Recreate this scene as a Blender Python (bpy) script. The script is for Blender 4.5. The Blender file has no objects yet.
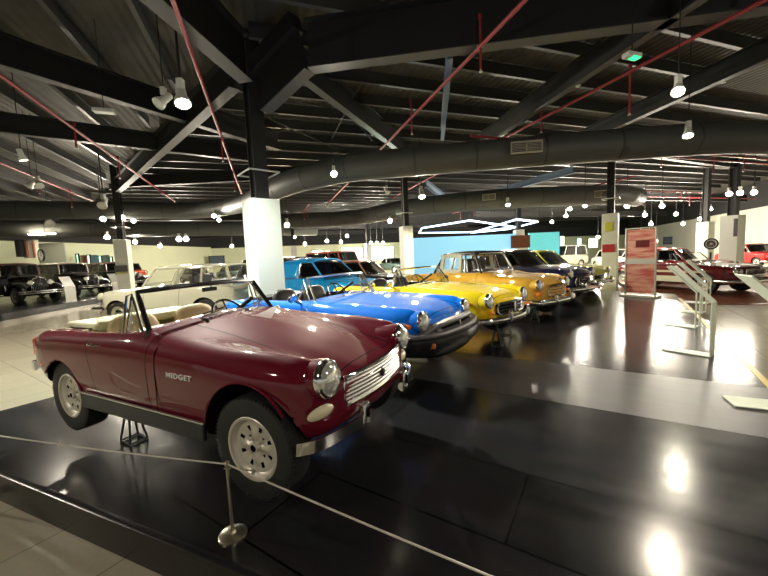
import bpy, bmesh, math, random
from mathutils import Vector, Matrix
random.seed(4)
PI = math.pi
SC = bpy.context.scene
COL = SC.collection
# ------------------------------------------------------------------ camera
F = 348.0; TH = math.atan(31/348); RO = -0.042; H = 1.65
cp, sp = math.cos(TH), math.sin(TH); cr, sr = math.cos(RO), math.sin(RO)
FW = Vector((0, cp, -sp)); _up = Vector((0, sp, cp)); _rt = Vector((1, 0, 0))
R2 = cr*_rt + sr*_up; U2 = -sr*_rt + cr*_up
cd = bpy.data.cameras.new('camera'); cam = bpy.data.objects.new('camera', cd); COL.objects.link(cam)
cd.sensor_width = 36; cd.lens = 36*F/768; cd.clip_start = .05; cd.clip_end = 300
B = -FW
cam.matrix_world = Matrix(((R2.x, U2.x, B.x, 0), (R2.y, U2.y, B.y, 0), (R2.z, U2.z, B.z, H), (0, 0, 0, 1)))
SC.camera = cam
# ------------------------------------------------------------------ world, exposure
w = bpy.data.worlds.new('world'); SC.world = w; w.use_nodes = True
w.node_tree.nodes['Background'].inputs[0].default_value = (1, .95, .84, 1)
w.node_tree.nodes['Background'].inputs[1].default_value = .22
SC.view_settings.view_transform = 'Standard'; SC.view_settings.look = 'None'
SC.view_settings.exposure = 0.88; SC.view_settings.gamma = 1
SC.view_settings.use_curve_mapping = False
SC.cycles.max_bounces = 8; SC.cycles.transparent_max_bounces = 16
SC.cycles.sample_clamp_indirect = 6

def ray(u, v): return FW + (u-384)/F*R2 + (288-v)/F*U2
def gp(u, v, z):
    d = ray(u, v); k = (z-H)/d.z
    return Vector((d.x*k, d.y*k, z))
def R(a): return math.radians(a)

# ------------------------------------------------------------------ materials
M = {}
def mat(name, col, rough=.5, metal=0., coat=0., emit=None, es=0., noise=None, trans=0., spec=.5, bump=None):
    m = bpy.data.materials.new(name); m.use_nodes = True; nt = m.node_tree; b = nt.nodes['Principled BSDF']
    b.inputs['Base Color'].default_value = (*col, 1); b.inputs['Roughness'].default_value = rough
    b.inputs['Metallic'].default_value = metal; b.inputs['Coat Weight'].default_value = coat
    b.inputs['Coat Roughness'].default_value = .04; b.inputs['Specular IOR Level'].default_value = spec
    if emit: b.inputs['Emission Color'].default_value = (*emit, 1); b.inputs['Emission Strength'].default_value = es
    tc = nt.nodes.new('ShaderNodeTexCoord')
    if noise:
        sc, amt = noise
        n = nt.nodes.new('ShaderNodeTexNoise'); n.inputs['Scale'].default_value = sc; n.inputs['Detail'].default_value = 4
        nt.links.new(tc.outputs['Object'], n.inputs['Vector'])
        r = nt.nodes.new('ShaderNodeMix'); r.data_type = 'RGBA'
        r.inputs[6].default_value = (*[c*(1-amt) for c in col], 1); r.inputs[7].default_value = (*[min(1, c*(1+amt)) for c in col], 1)
        nt.links.new(n.outputs['Fac'], r.inputs[0]); nt.links.new(r.outputs[2], b.inputs['Base Color'])
    if bump:
        sc, st = bump
        n2 = nt.nodes.new('ShaderNodeTexNoise'); n2.inputs['Scale'].default_value = sc
        nt.links.new(tc.outputs['Object'], n2.inputs['Vector'])
        bp = nt.nodes.new('ShaderNodeBump'); bp.inputs['Strength'].default_value = st; bp.inputs['Distance'].default_value = .01
        nt.links.new(n2.outputs['Fac'], bp.inputs['Height']); nt.links.new(bp.outputs[0], b.inputs['Normal'])
    M[name] = m; return m
def glassmat(name, tint=(1, 1, 1), gl=.12):
    m = bpy.data.materials.new(name); m.use_nodes = True; nt = m.node_tree; nt.nodes.clear()
    o = nt.nodes.new('ShaderNodeOutputMaterial'); mx = nt.nodes.new('ShaderNodeMixShader')
    t = nt.nodes.new('ShaderNodeBsdfTransparent'); t.inputs[0].default_value = (*tint, 1)
    g = nt.nodes.new('ShaderNodeBsdfGlossy'); g.inputs['Roughness'].default_value = .02
    ge = nt.nodes.new('ShaderNodeNewGeometry'); dt = nt.nodes.new('ShaderNodeVectorMath'); dt.operation = 'DOT_PRODUCT'
    nt.links.new(ge.outputs['Normal'], dt.inputs[0]); nt.links.new(ge.outputs['Incoming'], dt.inputs[1])
    def mth(op, a, b_=None):
        q = nt.nodes.new('ShaderNodeMath'); q.operation = op; q.use_clamp = op == 'ADD'
        for i, v in enumerate((a, b_)):
            if v is None: continue
            if isinstance(v, (int, float)): q.inputs[i].default_value = v
            else: nt.links.new(v, q.inputs[i])
        return q.outputs[0]
    f = mth('ADD', mth('MULTIPLY', mth('POWER', mth('SUBTRACT', 1.0, mth('ABSOLUTE', dt.outputs['Value'])), 5.0), .6), gl*.35)
    nt.links.new(f, mx.inputs[0])
    nt.links.new(t.outputs[0], mx.inputs[1]); nt.links.new(g.outputs[0], mx.inputs[2]); nt.links.new(mx.outputs[0], o.inputs[0])
    M[name] = m
def paint(name, col, metal=.25, rough=.6): return mat(name, col, rough, metal*.3, coat=1., spec=.12)
mat('maroon', (.140, .006, .019), .5, .07, coat=1., spec=.05)
paint('blue', (.0, .20, .95), .0); paint('yellow', (.95, .68, .01), 0.); paint('gold', (.66, .36, .04), .5)
paint('navy', (.008, .010, .045), .2); paint('lime', (.58, .62, .06), 0.); paint('skyblue', (.0, .30, .72), .0)
paint('cream', (.58, .58, .45), 0.); paint('redpaint', (.45, .02, .02), 0.); paint('darkred', (.12, .008, .012), .2)
paint('blackpaint', (.008, .008, .008), 0.); paint('whitepaint', (.75, .75, .72), 0.); paint('orange', (.6, .08, .03), 0.)
paint('turquoise', (.12, .42, .52), 0.); paint('tealgrey', (.25, .42, .40), 0.); paint('darkgreen', (.03, .05, .045), 0.)
mat('chrome', (.82, .82, .80), .10, 1.); mat('dullchrome', (.6, .6, .58), .28, 1.); mat('brightslat', (.85, .84, .82), .38, .8)
mat('black', (.005, .005, .005), .7, spec=.05); mat('rubber', (.013, .013, .013), .55, bump=(60, .2)); mat('tread', (.010, .010, .010), .75)
mat('greyrubber', (.13, .125, .13), .45); mat('rim', (.66, .62, .54), .38, .5); mat('trimblack', (.012, .012, .014), .25)
mat('tan', (.50, .36, .20), .55, bump=(90, .1)); mat('creamvinyl', (.62, .58, .36), .5); mat('darkleather', (.02, .018, .018), .45)
mat('lens', (.85, .86, .80), .06, .55, coat=1.); mat('amber', (.75, .18, .02), .2, coat=1.); mat('redlens', (.65, .03, .02), .2, coat=1.)
mat('palelens', (.80, .72, .50), .15, coat=1.); mat('sill', (.012, .012, .018), .35, .0)
mat('white', (.80, .80, .76), .5, noise=(3, .04)); mat('columnwhite', (.72, .74, .68), .6, noise=(2, .04))
mat('wallcream', (.80, .82, .58), .8, noise=(.6, .06)); mat('walldark', (.02, .02, .022), .8); mat('wallwhite', (.70, .70, .60), .8, noise=(.6, .05))
mat('steel', (.010, .010, .011), .55, bump=(30, .1)); mat('steelgrey', (.055, .055, .055), .5); mat('steelblue', (.10, .16, .26), .5)  # the bluish steel has blue light on roof beams put into its colour
mat('duct', (.075, .080, .075), .55, noise=(4, .12)); mat('ductseam', (.04, .045, .042), .5)
mat('pipered', (.32, .03, .035), .45); mat('vent', (.40, .38, .32), .5)
mat('fixture', (.62, .64, .60), .4); mat('poststeel', (.50, .47, .36), .3, .9); mat('rope', (.62, .58, .50), .7)
mat('bannerframe', (.55, .53, .48), .4, .3); mat('poster', (.10, .10, .10), .5); mat('posterblue', (.10, .14, .20), .5)
mat('standwhite', (.66, .70, .58), .45); mat('brick', (.30, .10, .07), .8); mat('rollerdoor', (.42, .45, .40), .6)
mat('green', (.05, .35, .18), .5); mat('brown', (.16, .05, .02), .4); mat('beigetrim', (.55, .46, .33), .4)
mat('lampwarm', (1, .9, .7), .5, emit=(1, .86, .62), es=40); mat('lampwhite', (1, 1, 1), .5, emit=(1, .95, .86), es=70)
mat('lampgreen', (1, 1, 1), .5, emit=(.80, 1, .72), es=110); mat('lampdim', (1, .9, .7), .5, emit=(1, .82, .5), es=6)
mat('led', (1, 1, 1), .5, emit=(.45, .68, 1), es=3.2); mat('wingreen', (.6, .9, .7), .5, emit=(.50, .95, .66), es=1.3)
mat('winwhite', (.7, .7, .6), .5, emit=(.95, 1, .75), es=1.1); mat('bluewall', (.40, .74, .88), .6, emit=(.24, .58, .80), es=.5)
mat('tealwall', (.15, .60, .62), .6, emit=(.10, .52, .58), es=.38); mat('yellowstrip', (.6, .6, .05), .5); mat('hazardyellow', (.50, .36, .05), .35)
mat('exitgreen', (.05, .6, .2), .4, emit=(.02, .8, .25), es=1.2)
glassmat('glass'); glassmat('darkglass', (.30, .32, .32), .3); glassmat('sideglass', (.88, .88, .84), .2)

def nodes(m): return m.node_tree, m.node_tree.nodes, m.node_tree.links
def floor_black():
    m = bpy.data.materials.new('blackboards'); m.use_nodes = True; nt, N, L = nodes(m); b = N['Principled BSDF']
    tc = N.new('ShaderNodeTexCoord'); mp = N.new('ShaderNodeMapping'); mp.inputs['Rotation'].default_value[2] = R(32.4)
    L.new(tc.outputs['Object'], mp.inputs[0])
    br = N.new('ShaderNodeTexBrick'); br.inputs['Scale'].default_value = 1; br.inputs['Brick Width'].default_value = 2.44
    br.inputs['Row Height'].default_value = .635; br.inputs['Mortar Size'].default_value = .006; br.inputs['Bias'].default_value = -.2
    br.inputs['Color1'].default_value = (.012, .012, .014, 1); br.inputs['Color2'].default_value = (.034, .032, .037, 1); br.inputs['Mortar'].default_value = (.002, .002, .002, 1)
    mp.inputs['Location'].default_value = (.4, -3.56, 0)
    L.new(mp.outputs[0], br.inputs[0])
    n = N.new('ShaderNodeTexNoise'); n.inputs['Scale'].default_value = 2.2; n.inputs['Detail'].default_value = 6
    st = N.new('ShaderNodeMapping'); st.inputs['Scale'].default_value = (.5, 3, 1); L.new(mp.outputs[0], st.inputs[0]); L.new(st.outputs[0], n.inputs[0])
    mx = N.new('ShaderNodeMix'); mx.data_type = 'RGBA'; mx.blend_type = 'MULTIPLY'; mx.inputs[0].default_value = .5
    sx = N.new('ShaderNodeSeparateXYZ'); L.new(mp.outputs[0], sx.inputs[0]); bd = N.new('ShaderNodeMath'); bd.operation = 'COMPARE'; bd.inputs[1].default_value = .635; bd.inputs[2].default_value = .63; L.new(sx.outputs[1], bd.inputs[0])
    lt = N.new('ShaderNodeMix'); lt.data_type = 'RGBA'; lt.blend_type = 'ADD'; lt.inputs[7].default_value = (.050, .046, .050, 1); L.new(bd.outputs[0], lt.inputs[0]); L.new(br.outputs[0], lt.inputs[6])
    L.new(lt.outputs[2], mx.inputs[6]); L.new(n.outputs['Color'], mx.inputs[7]); L.new(mx.outputs[2], b.inputs['Base Color'])
    mr = N.new('ShaderNodeMapRange'); mr.inputs[3].default_value = .12; mr.inputs[4].default_value = .26
    L.new(n.outputs['Fac'], mr.inputs[0]); ra = N.new('ShaderNodeMath'); ra.operation = 'MULTIPLY_ADD'; ra.inputs[1].default_value = .16; L.new(bd.outputs[0], ra.inputs[0]); L.new(mr.outputs[0], ra.inputs[2]); L.new(ra.outputs[0], b.inputs['Roughness'])
    bp = N.new('ShaderNodeBump'); bp.inputs['Strength'].default_value = .08; bp.inputs['Distance'].default_value = .01
    L.new(n.outputs['Fac'], bp.inputs['Height']); L.new(bp.outputs[0], b.inputs['Normal'])
    b.inputs['Specular IOR Level'].default_value = .6
    M['blackboards'] = m
def floor_beige():
    m = bpy.data.materials.new('beigetiles'); m.use_nodes = True; nt, N, L = nodes(m); b = N['Principled BSDF']
    tc = N.new('ShaderNodeTexCoord'); mp = N.new('ShaderNodeMapping'); mp.inputs['Rotation'].default_value[2] = R(-57); L.new(tc.outputs['Object'], mp.inputs[0])
    mp.inputs['Location'].default_value = (.35, .1, 0)
    br = N.new('ShaderNodeTexBrick'); br.offset = 0; br.inputs['Scale'].default_value = 1; br.inputs['Brick Width'].default_value = .6
    br.inputs['Row Height'].default_value = .6; br.inputs['Mortar Size'].default_value = .004
    br.inputs['Color1'].default_value = (.46, .42, .32, 1); br.inputs['Color2'].default_value = (.42, .385, .29, 1); br.inputs['Mortar'].default_value = (.20, .18, .14, 1)
    L.new(mp.outputs[0], br.inputs[0])
    n = N.new('ShaderNodeTexNoise'); n.inputs['Scale'].default_value = 30; n.inputs['Detail'].default_value = 5; L.new(tc.outputs['Object'], n.inputs[0])
    mx = N.new('ShaderNodeMix'); mx.data_type = 'RGBA'; mx.blend_type = 'MULTIPLY'; mx.inputs[0].default_value = .25
    L.new(br.outputs[0], mx.inputs[6]); L.new(n.outputs['Color'], mx.inputs[7]); L.new(mx.outputs[2], b.inputs['Base Color'])
    b.inputs['Roughness'].default_value = .13
    M['beigetiles'] = m
def ceiling_mat():
    m = bpy.data.materials.new('roofsheet'); m.use_nodes = True; nt, N, L = nodes(m); b = N['Principled BSDF']
    tc = N.new('ShaderNodeTexCoord'); mp = N.new('ShaderNodeMapping'); mp.inputs['Rotation'].default_value[2] = R(-18.5); L.new(tc.outputs['Object'], mp.inputs[0])
    wv = N.new('ShaderNodeTexWave'); wv.inputs['Scale'].default_value = 1.6; wv.inputs['Distortion'].default_value = 0
    L.new(mp.outputs[0], wv.inputs[0]); bp = N.new('ShaderNodeBump'); bp.inputs['Strength'].default_value = .6; bp.inputs['Distance'].default_value = .04
    L.new(wv.outputs['Fac'], bp.inputs['Height']); L.new(bp.outputs[0], b.inputs['Normal'])
    n = N.new('ShaderNodeTexNoise'); n.inputs['Scale'].default_value = 3; n.inputs['Detail'].default_value = 8; L.new(tc.outputs['Object'], n.inputs[0])
    r = N.new('ShaderNodeMix'); r.data_type = 'RGBA'; r.inputs[6].default_value = (.035, .033, .028, 1); r.inputs[7].default_value = (.085, .078, .065, 1)
    L.new(n.outputs['Fac'], r.inputs[0]); L.new(r.outputs[2], b.inputs['Base Color']); b.inputs['Roughness'].default_value = .8
    M['roofsheet'] = m
def banner_mat():
    m = bpy.data.materials.new('bannerprint'); m.use_nodes = True; nt, N, L = nodes(m); b = N['Principled BSDF']
    tc = N.new('ShaderNodeTexCoord'); mp = N.new('ShaderNodeMapping'); mp.inputs['Scale'].default_value = (.8, .8, 5); L.new(tc.outputs['Object'], mp.inputs[0])
    n = N.new('ShaderNodeTexNoise'); n.inputs['Scale'].default_value = 2.0; n.inputs['Detail'].default_value = 3; L.new(mp.outputs[0], n.inputs[0])
    c = N.new('ShaderNodeValToRGB'); e = c.color_ramp.elements; e[0].position = .38; e[0].color = (.48, .09, .075, 1); e[1].position = .62; e[1].color = (.66, .36, .26, 1)
    L.new(n.outputs['Fac'], c.inputs[0]); L.new(c.outputs[0], b.inputs['Base Color']); b.inputs['Roughness'].default_value = .4
    M['bannerprint'] = m
floor_black(); floor_beige(); ceiling_mat(); banner_mat()

# ------------------------------------------------------------------ geometry helpers
class MB:
    def __init__(s): s.v = []; s.f = []; s.m = []
    def add(s, vs, fs, mi=0):
        o = len(s.v); s.v += [tuple(v) for v in vs]; s.f += [tuple(i+o for i in f) for f in fs]; s.m += [mi]*len(fs)
    def box(s, c, d, mi=0, mtx=None):
        x, y, z = d[0]/2, d[1]/2, d[2]/2
        vs = [Vector((i*x, j*y, k*z)) for i in (-1, 1) for j in (-1, 1) for k in (-1, 1)]
        if mtx: vs = [mtx @ v for v in vs]
        vs = [v+Vector(c) for v in vs]
        s.add(vs, [(0, 1, 3, 2), (4, 6, 7, 5), (0, 4, 5, 1), (2, 3, 7, 6), (0, 2, 6, 4), (1, 5, 7, 3)], mi)
    def tube(s, pts, r, seg=8, mi=0, closed=False, cap=True):
        pts = [Vector(p) for p in pts]; n = len(pts); rs = r if isinstance(r, (list, tuple)) else [r]*n
        o = len(s.v); ref = None
        for i, p in enumerate(pts):
            a = pts[i-1] if (i > 0 or closed) else p; b = pts[(i+1) % n] if (i < n-1 or closed) else p
            t = (b-a).normalized()
            if ref is None: ref = Vector((0, 0, 1)) if abs(t.z) < .9 else Vector((1, 0, 0))
            sd = t.cross(ref).normalized(); u = sd.cross(t).normalized(); ref = u
            for k in range(seg):
                an = 2*PI*k/seg; s.v.append(tuple(p+sd*math.cos(an)*rs[i]+u*math.sin(an)*rs[i]))
        m = n if closed else n-1
        for i in range(m):
            a = o+i*seg; b = o+((i+1) % n)*seg
            for k in range(seg): s.f.append((a+k, a+(k+1) % seg, b+(k+1) % seg, b+k)); s.m.append(mi)
        if cap and not closed:
            s.f.append(tuple(o+k for k in range(seg))[::-1]); s.m.append(mi)
            s.f.append(tuple(o+(n-1)*seg+k for k in range(seg))); s.m.append(mi)
    def lathe(s, prof, c, axis=(1, 0, 0), seg=24, mi=0, sy=1., mis=None):
        c = Vector(c); ax = Vector(axis).normalized(); ref = Vector((0, 0, 1)) if abs(ax.z) < .9 else Vector((1, 0, 0))
        a = ax.cross(ref).normalized(); b = a.cross(ax).normalized(); o = len(s.v)
        for (r, h) in prof:
            for k in range(seg):
                an = 2*PI*k/seg; s.v.append(tuple(c+ax*h+a*math.cos(an)*r*sy+b*math.sin(an)*r))
        for i in range(len(prof)-1):
            for k in range(seg):
                p = o+i*seg; q = p+seg; s.f.append((p+k, p+(k+1) % seg, q+(k+1) % seg, q+k)); s.m.append(mis[i] if mis else mi)
    def sweep(s, pts, sec, mi=0, up=(0, 0, 1), cap=True, scales=None):
        pts = [Vector(p) for p in pts]; n = len(pts); k = len(sec); o = len(s.v); up = Vector(up)
        for i, p in enumerate(pts):
            t = (pts[min(i+1, n-1)]-pts[max(i-1, 0)]).normalized(); sd = t.cross(up).normalized(); u = sd.cross(t).normalized()
            q = scales[i] if scales else 1
            for (x, y) in sec: s.v.append(tuple(p+sd*x*q+u*y*q))
        for i in range(n-1):
            for j in range(k):
                a = o+i*k; b = a+k; s.f.append((a+j, a+(j+1) % k, b+(j+1) % k, b+j)); s.m.append(mi)
        if cap:
            s.f.append(tuple(o+j for j in range(k))[::-1]); s.m.append(mi); s.f.append(tuple(o+(n-1)*k+j for j in range(k))); s.m.append(mi)
    def grid(s, rows, mi=0, thick=0., nrm=None):
        o = len(s.v); nr = len(rows); nc = len(rows[0])
        for r in rows: s.v += [tuple(p) for p in r]
        for i in range(nr-1):
            for j in range(nc-1):
                a = o+i*nc+j; s.f.append((a, a+1, a+nc+1, a+nc)); s.m.append(mi)
    def build(s, name, mats, parent=None, smooth=True, sharp=40, bevel=0., solid=0.):
        me = bpy.data.meshes.new(name); me.from_pydata(s.v, [], s.f)
        for mm in (mats if isinstance(mats, (list, tuple)) else [mats]): me.materials.append(M[mm])
        me.polygons.foreach_set('material_index', s.m); me.update()
        bm = bmesh.new(); bm.from_mesh(me); bmesh.ops.recalc_face_normals(bm, faces=bm.faces); bm.to_mesh(me); bm.free()
        if smooth: me.shade_smooth(); me.set_sharp_from_angle(angle=R(sharp))
        ob = bpy.data.objects.new(name, me); COL.objects.link(ob)
        if parent: ob.parent = parent
        if solid: md = ob.modifiers.new('s', 'SOLIDIFY'); md.thickness = solid; md.offset = 0
        if bevel: md = ob.modifiers.new('b', 'BEVEL'); md.width = bevel; md.segments = 2; md.limit_method = 'ANGLE'; md.angle_limit = R(50)
        return ob
def tag(o, label=None, cat=None, group=None, kind=None):
    if label: o['label'] = label
    if cat: o['category'] = cat
    if group: o['group'] = group
    if kind: o['kind'] = kind
    return o
def empty(name, loc=(0, 0, 0), rz=0.): 
    o = bpy.data.objects.new(name, None); COL.objects.link(o); o.location = loc; o.rotation_euler = (0, 0, rz); o.empty_display_size = .2; return o
def copy_tree(o, parent=None):
    c = o.copy(); COL.objects.link(c); c.parent = parent
    for ch in list(o.children): copy_tree(ch, c)
    return c
def struct(o): o['kind'] = 'structure'; return o
def CR(p, n):      # catmull-rom resample of a list of tuples, n steps per span
    P = [Vector(q) for q in p]; out = []
    for i in range(len(P)-1):
        a = P[i-1] if i > 0 else P[0]*2-P[1]; b = P[i]; c = P[i+1]; d = P[i+2] if i+2 < len(P) else P[-1]*2-P[-2]
        for k in range(n):
            t = k/n; out.append(.5*((2*b)+(c-a)*t+(2*a-5*b+4*c-d)*t*t+(3*b-a-3*c+d)*t**3))
    out.append(P[-1]); return out

# ------------------------------------------------------------------ car body machinery
def shell_mesh(stations, bow, nx=5, ns=4):
    ctrl = []
    for st in stations:
        x, zb, wb, ws, zs, wc, zc, wf, zf, wv, zv, zh = st
        pts = [(0, zb), (wb*.6, zb), (wb, zb+.005), (ws*.985, (zb+zs)/2+.01), (ws, zs), (wc, zc), (wf, zf), (wv, zv), (wv*.5, zv*.4+zh*.6+.002), (0, zh)]
        row = []
        for (y, z) in pts: row.append((x-bow(x)*(y/.6)**2, y, z))
        ctrl.append(row)
    rows = [CR(r, ns) for r in ctrl]
    cols = list(zip(*rows)); cols = [CR(c, nx) for c in cols]
    rows = list(zip(*cols))
    half = len(rows[0]); vs = []; fs = []
    full = half*2-2
    for r in rows:
        rr = list(r); 
        ring = rr+[Vector((p.x, -p.y, p.z)) for p in rr[-2:0:-1]]
        vs += ring
    n = len(rows)
    for i in range(n-1):
        for j in range(full):
            a = i*full; b = a+full; fs.append((a+j, a+(j+1) % full, b+(j+1) % full, b+j))
    for base in (0, (n-1)*full):     # caps: strips between mirrored points
        for j in range(half-1):
            l0 = base+j; l1 = base+j+1; r0 = base+((full-j) % full); r1 = base+((full-j-1) % full)
            f = [l0, l1, r1, r0]; g = []
            for q in f:
                if q not in g: g.append(q)
            if len(g) > 2: fs.append(tuple(g))
    bm = bmesh.new(); bv = [bm.verts.new(v) for v in vs]
    for f in fs: bm.faces.new([bv[i] for i in f])
    bmesh.ops.recalc_face_normals(bm, faces=bm.faces)
    me = bpy.data.meshes.new('shell'); bm.to_mesh(me); bm.free(); return me
def bool_cut(me, cutters):
    ob = bpy.data.objects.new('t', me); COL.objects.link(ob); tmp = []
    for cm in cutters:
        c = bpy.data.objects.new('c', cm); COL.objects.link(c); tmp.append(c)
        md = ob.modifiers.new('b', 'BOOLEAN'); md.operation = 'DIFFERENCE'; md.object = c; md.solver = 'EXACT'
    dg = bpy.context.evaluated_depsgraph_get(); res = bpy.data.meshes.new_from_object(ob.evaluated_get(dg))
    for c in tmp+[ob]: bpy.data.objects.remove(c)
    return res
def cyl_mesh(x, z, r, y0, y1, seg=40, sx=1.):
    b = MB(); 
    vs = [(x+r*sx*math.cos(2*PI*k/seg), y, z+r*math.sin(2*PI*k/seg)) for y in (y0, y1) for k in range(seg)]
    b.add(vs, [tuple(range(seg))[::-1], tuple(range(seg, 2*seg))]+[(k, (k+1) % seg, seg+(k+1) % seg, seg+k) for k in range(seg)])
    return raw(b)
def raw(b):
    me = bpy.data.meshes.new('cut'); me.from_pydata(b.v, [], b.f)
    bm = bmesh.new(); bm.from_mesh(me); bmesh.ops.recalc_face_normals(bm, faces=bm.faces); bm.to_mesh(me); bm.free(); return me
def rbox_mesh(x0, x1, y, z0, z1, r=.1):
    pts = []
    for (cx, cy, a0) in ((x1-r, y-r, 0), (x0+r, y-r, 90), (x0+r, -y+r, 180), (x1-r, -y+r, 270)):
        for k in range(5): a = R(a0+22.5*k); pts.append((cx+r*math.cos(a), cy+r*math.sin(a)))
    n = len(pts); b = MB()
    b.add([(x, yy, z0) for x, yy in pts]+[(x, yy, z1) for x, yy in pts], [tuple(range(n))[::-1], tuple(range(n, 2*n))]+[(k, (k+1) % n, n+(k+1) % n, n+k) for k in range(n)])
    return raw(b)
def split_panels(me, panels, classify, mats, parent, bodyname='body', gap=.004):
    """panels: list of (name, list of planes (point, normal inward), side test). Cuts each panel out with a dark shut line."""
    bm = bmesh.new(); bm.from_mesh(me); bm.faces.ensure_lookup_table()
    lay = bm.faces.layers.int.new('p')
    for k, (nm, planes, test) in enumerate(panels):
        for (pt, no) in planes:
            no = Vector(no).normalized()
            for off in (-gap, gap):
                fs = [f for f in bm.faces if test(f.calc_center_median())]
                es = list({e for f in fs for e in f.edges}); vs = list({v for f in fs for v in f.verts})
                bmesh.ops.bisect_plane(bm, geom=fs+es+vs, plane_co=Vector(pt)+no*off, plane_no=no, dist=1e-6)
        for f in bm.faces:
            c = f.calc_center_median()
            if not test(c) or f[lay]: continue
            d = min((c-Vector(pt)).dot(Vector(no).normalized()) for pt, no in planes)
            if d > gap: f[lay] = k+1
            elif d > -gap: f[lay] = -1
    vs = [v.co.copy() for v in bm.verts]; bm.verts.index_update()
    groups = {}
    for f in bm.faces: groups.setdefault(max(f[lay], 0), []).append(f)
    objs = {}
    for g, fl in groups.items():
        name = bodyname if g == 0 else panels[g-1][0]
        idx = {}; V = []; Fs = []; Ms = []
        for f in fl:
            ff = []
            for v in f.verts:
                if v.index not in idx: idx[v.index] = len(V); V.append(tuple(v.co))
                ff.append(idx[v.index])
            Fs.append(ff); Ms.append(1 if f[lay] == -1 else classify(f.calc_center_median()))
        m2 = bpy.data.meshes.new(name); m2.from_pydata(V, [], Fs)
        for q in mats: m2.materials.append(M[q])
        m2.polygons.foreach_set('material_index', Ms); m2.update(); m2.shade_smooth(); m2.set_sharp_from_angle(angle=R(38))
        o = bpy.data.objects.new(name, m2); COL.objects.link(o); o.parent = parent; objs.setdefault(name, []).append(o)
    bm.free(); return objs

# ------------------------------------------------------------------ wheels and fittings
def wheel_meshes(rt, rr, wd, style):
    t = MB(); h = wd/2
    prof = [(rr, -h*.9), (rr+.01, -h), (rt*.86, -h*1.08), (rt*.95, -h*.98), (rt*.985, -h*.82), (rt, -h*.55), (rt, h*.55), (rt*.985, h*.82), (rt*.95, h*.98), (rt*.86, h*1.08), (rr+.01, h), (rr, h*.9)]
    mis = [0]*11; mis[3] = 1; mis[4] = 1; mis[5] = 1; mis[6] = 1; mis[7] = 1
    t.lathe(prof, (0, 0, 0), (0, 1, 0), 56, mis=mis)
    for k in range(4):
        y = -h*.45+k*h*.3
        t.lathe([(rt*1.0, y-.004), (rt*1.004, y-.002), (rt*1.004, y+.002), (rt*1.0, y+.004)], (0, 0, 0), (0, 1, 0), 56, 1)
    for k in range(72):     # shoulder lugs
        a = 2*PI*k/72
        for sy in (-1, 1):
            mt = Matrix.Rotation(a, 3, 'Y'); c = mt @ Vector((rt*.975, sy*h*.86, 0)); t.box(c, (.012, .016, .012), 1, mt)
    r = MB()    # rim, outer side is -y
    if style == 'rostyle':
        r.lathe([(rr, -h*.9), (rr+.008, -h*.98), (rr+.004, -h*1.02), (rr-.008, -h), (rr-.010, -h*.80), (rr-.024, -h*.66), (rr-.028, -h*.60)], (0, 0, 0), (0, 1, 0), 48)
        R0 = rr-.028; NR, NA = 16, 64; rows = []
        for i in range(NR+1):
            q = .022+(R0-.022)*i/NR; row = []
            for k in range(NA+1):
                a = 2*PI*k/NA; sp_ = .5+.5*math.cos(4*a); u = q/R0
                hgt = -h*.60+(.020*sp_**2-.006)*math.sin(min(1, u*1.25)*PI)*(-1)+.010*(1-u)
                row.append((q*math.cos(a), hgt, q*math.sin(a)))
            rows.append(row)
        o = len(r.v)
        for row in rows: r.v += row
        for i in range(NR):
            for k in range(NA):
                if 9 <= i <= 12 and (k % 8) in (3, 4): continue          # eight square slots
                if 5 <= i <= 6 and (k % 16) in (7, 8): continue
                a = o+i*(NA+1)+k; r.f.append((a, a+1, a+NA+2, a+NA+1)); r.m.append(0)
        r.lathe([(.030, -h*.52), (.028, -h*.52-.024), (.020, -h*.52-.026), (.018, -h*.52-.012), (0, -h*.52-.012)], (0, 0, 0), (0, 1, 0), 16, mis=[0, 0, 1, 1])
        for k in range(4):
            a = PI/4+k*PI/2; r.lathe([(.008, -h*.42+.0), (.008, -h*.42-.022), (0, -h*.42-.024)], (.052*math.cos(a), 0, .052*math.sin(a)), (0, 1, 0), 8)
        r.lathe([(R0+.004, -h*.2), (0, -h*.2)], (0, 0, 0), (0, 1, 0), 32, 1)
    elif style == 'wire':
        r.lathe([(rr, -h*.9), (rr+.006, -h), (rr-.012, -h*.9), (rr-.03, -h*.6)], (0, 0, 0), (0, 1, 0), 40)
        for k in range(36):
            a = 2*PI*k/36; b = a+(.35 if k % 2 else -.35)
            r.tube([((rr-.02)*math.cos(a), -h*.65, (rr-.02)*math.sin(a)), (.03*math.cos(b), -h*.8, .03*math.sin(b))], .0025, 4)
        r.lathe([(.035, -h*.4), (.035, -h*1.0), (.02, -h*1.15), (0, -h*1.15)], (0, 0, 0), (0, 1, 0), 14)
    else:   # disc and hub cap
        r.lathe([(rr, -h*.9), (rr+.006, -h), (rr-.008, -h), (rr-.02, -h*.75), (rr-.05, -h*.55), (rr*.62, -h*.72), (rr*.60, -h*.9), (rr*.35, -h*1.15), (0, -h*1.22)], (0, 0, 0), (0, 1, 0), 40, mis=[0, 0, 0, 0, 0, 0, 2, 2])
    r.lathe([(rr-.005, h*.6), (0, h*.6)], (0, 0, 0), (0, 1, 0), 24, 1)
    return t, r
_wc = {}
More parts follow.
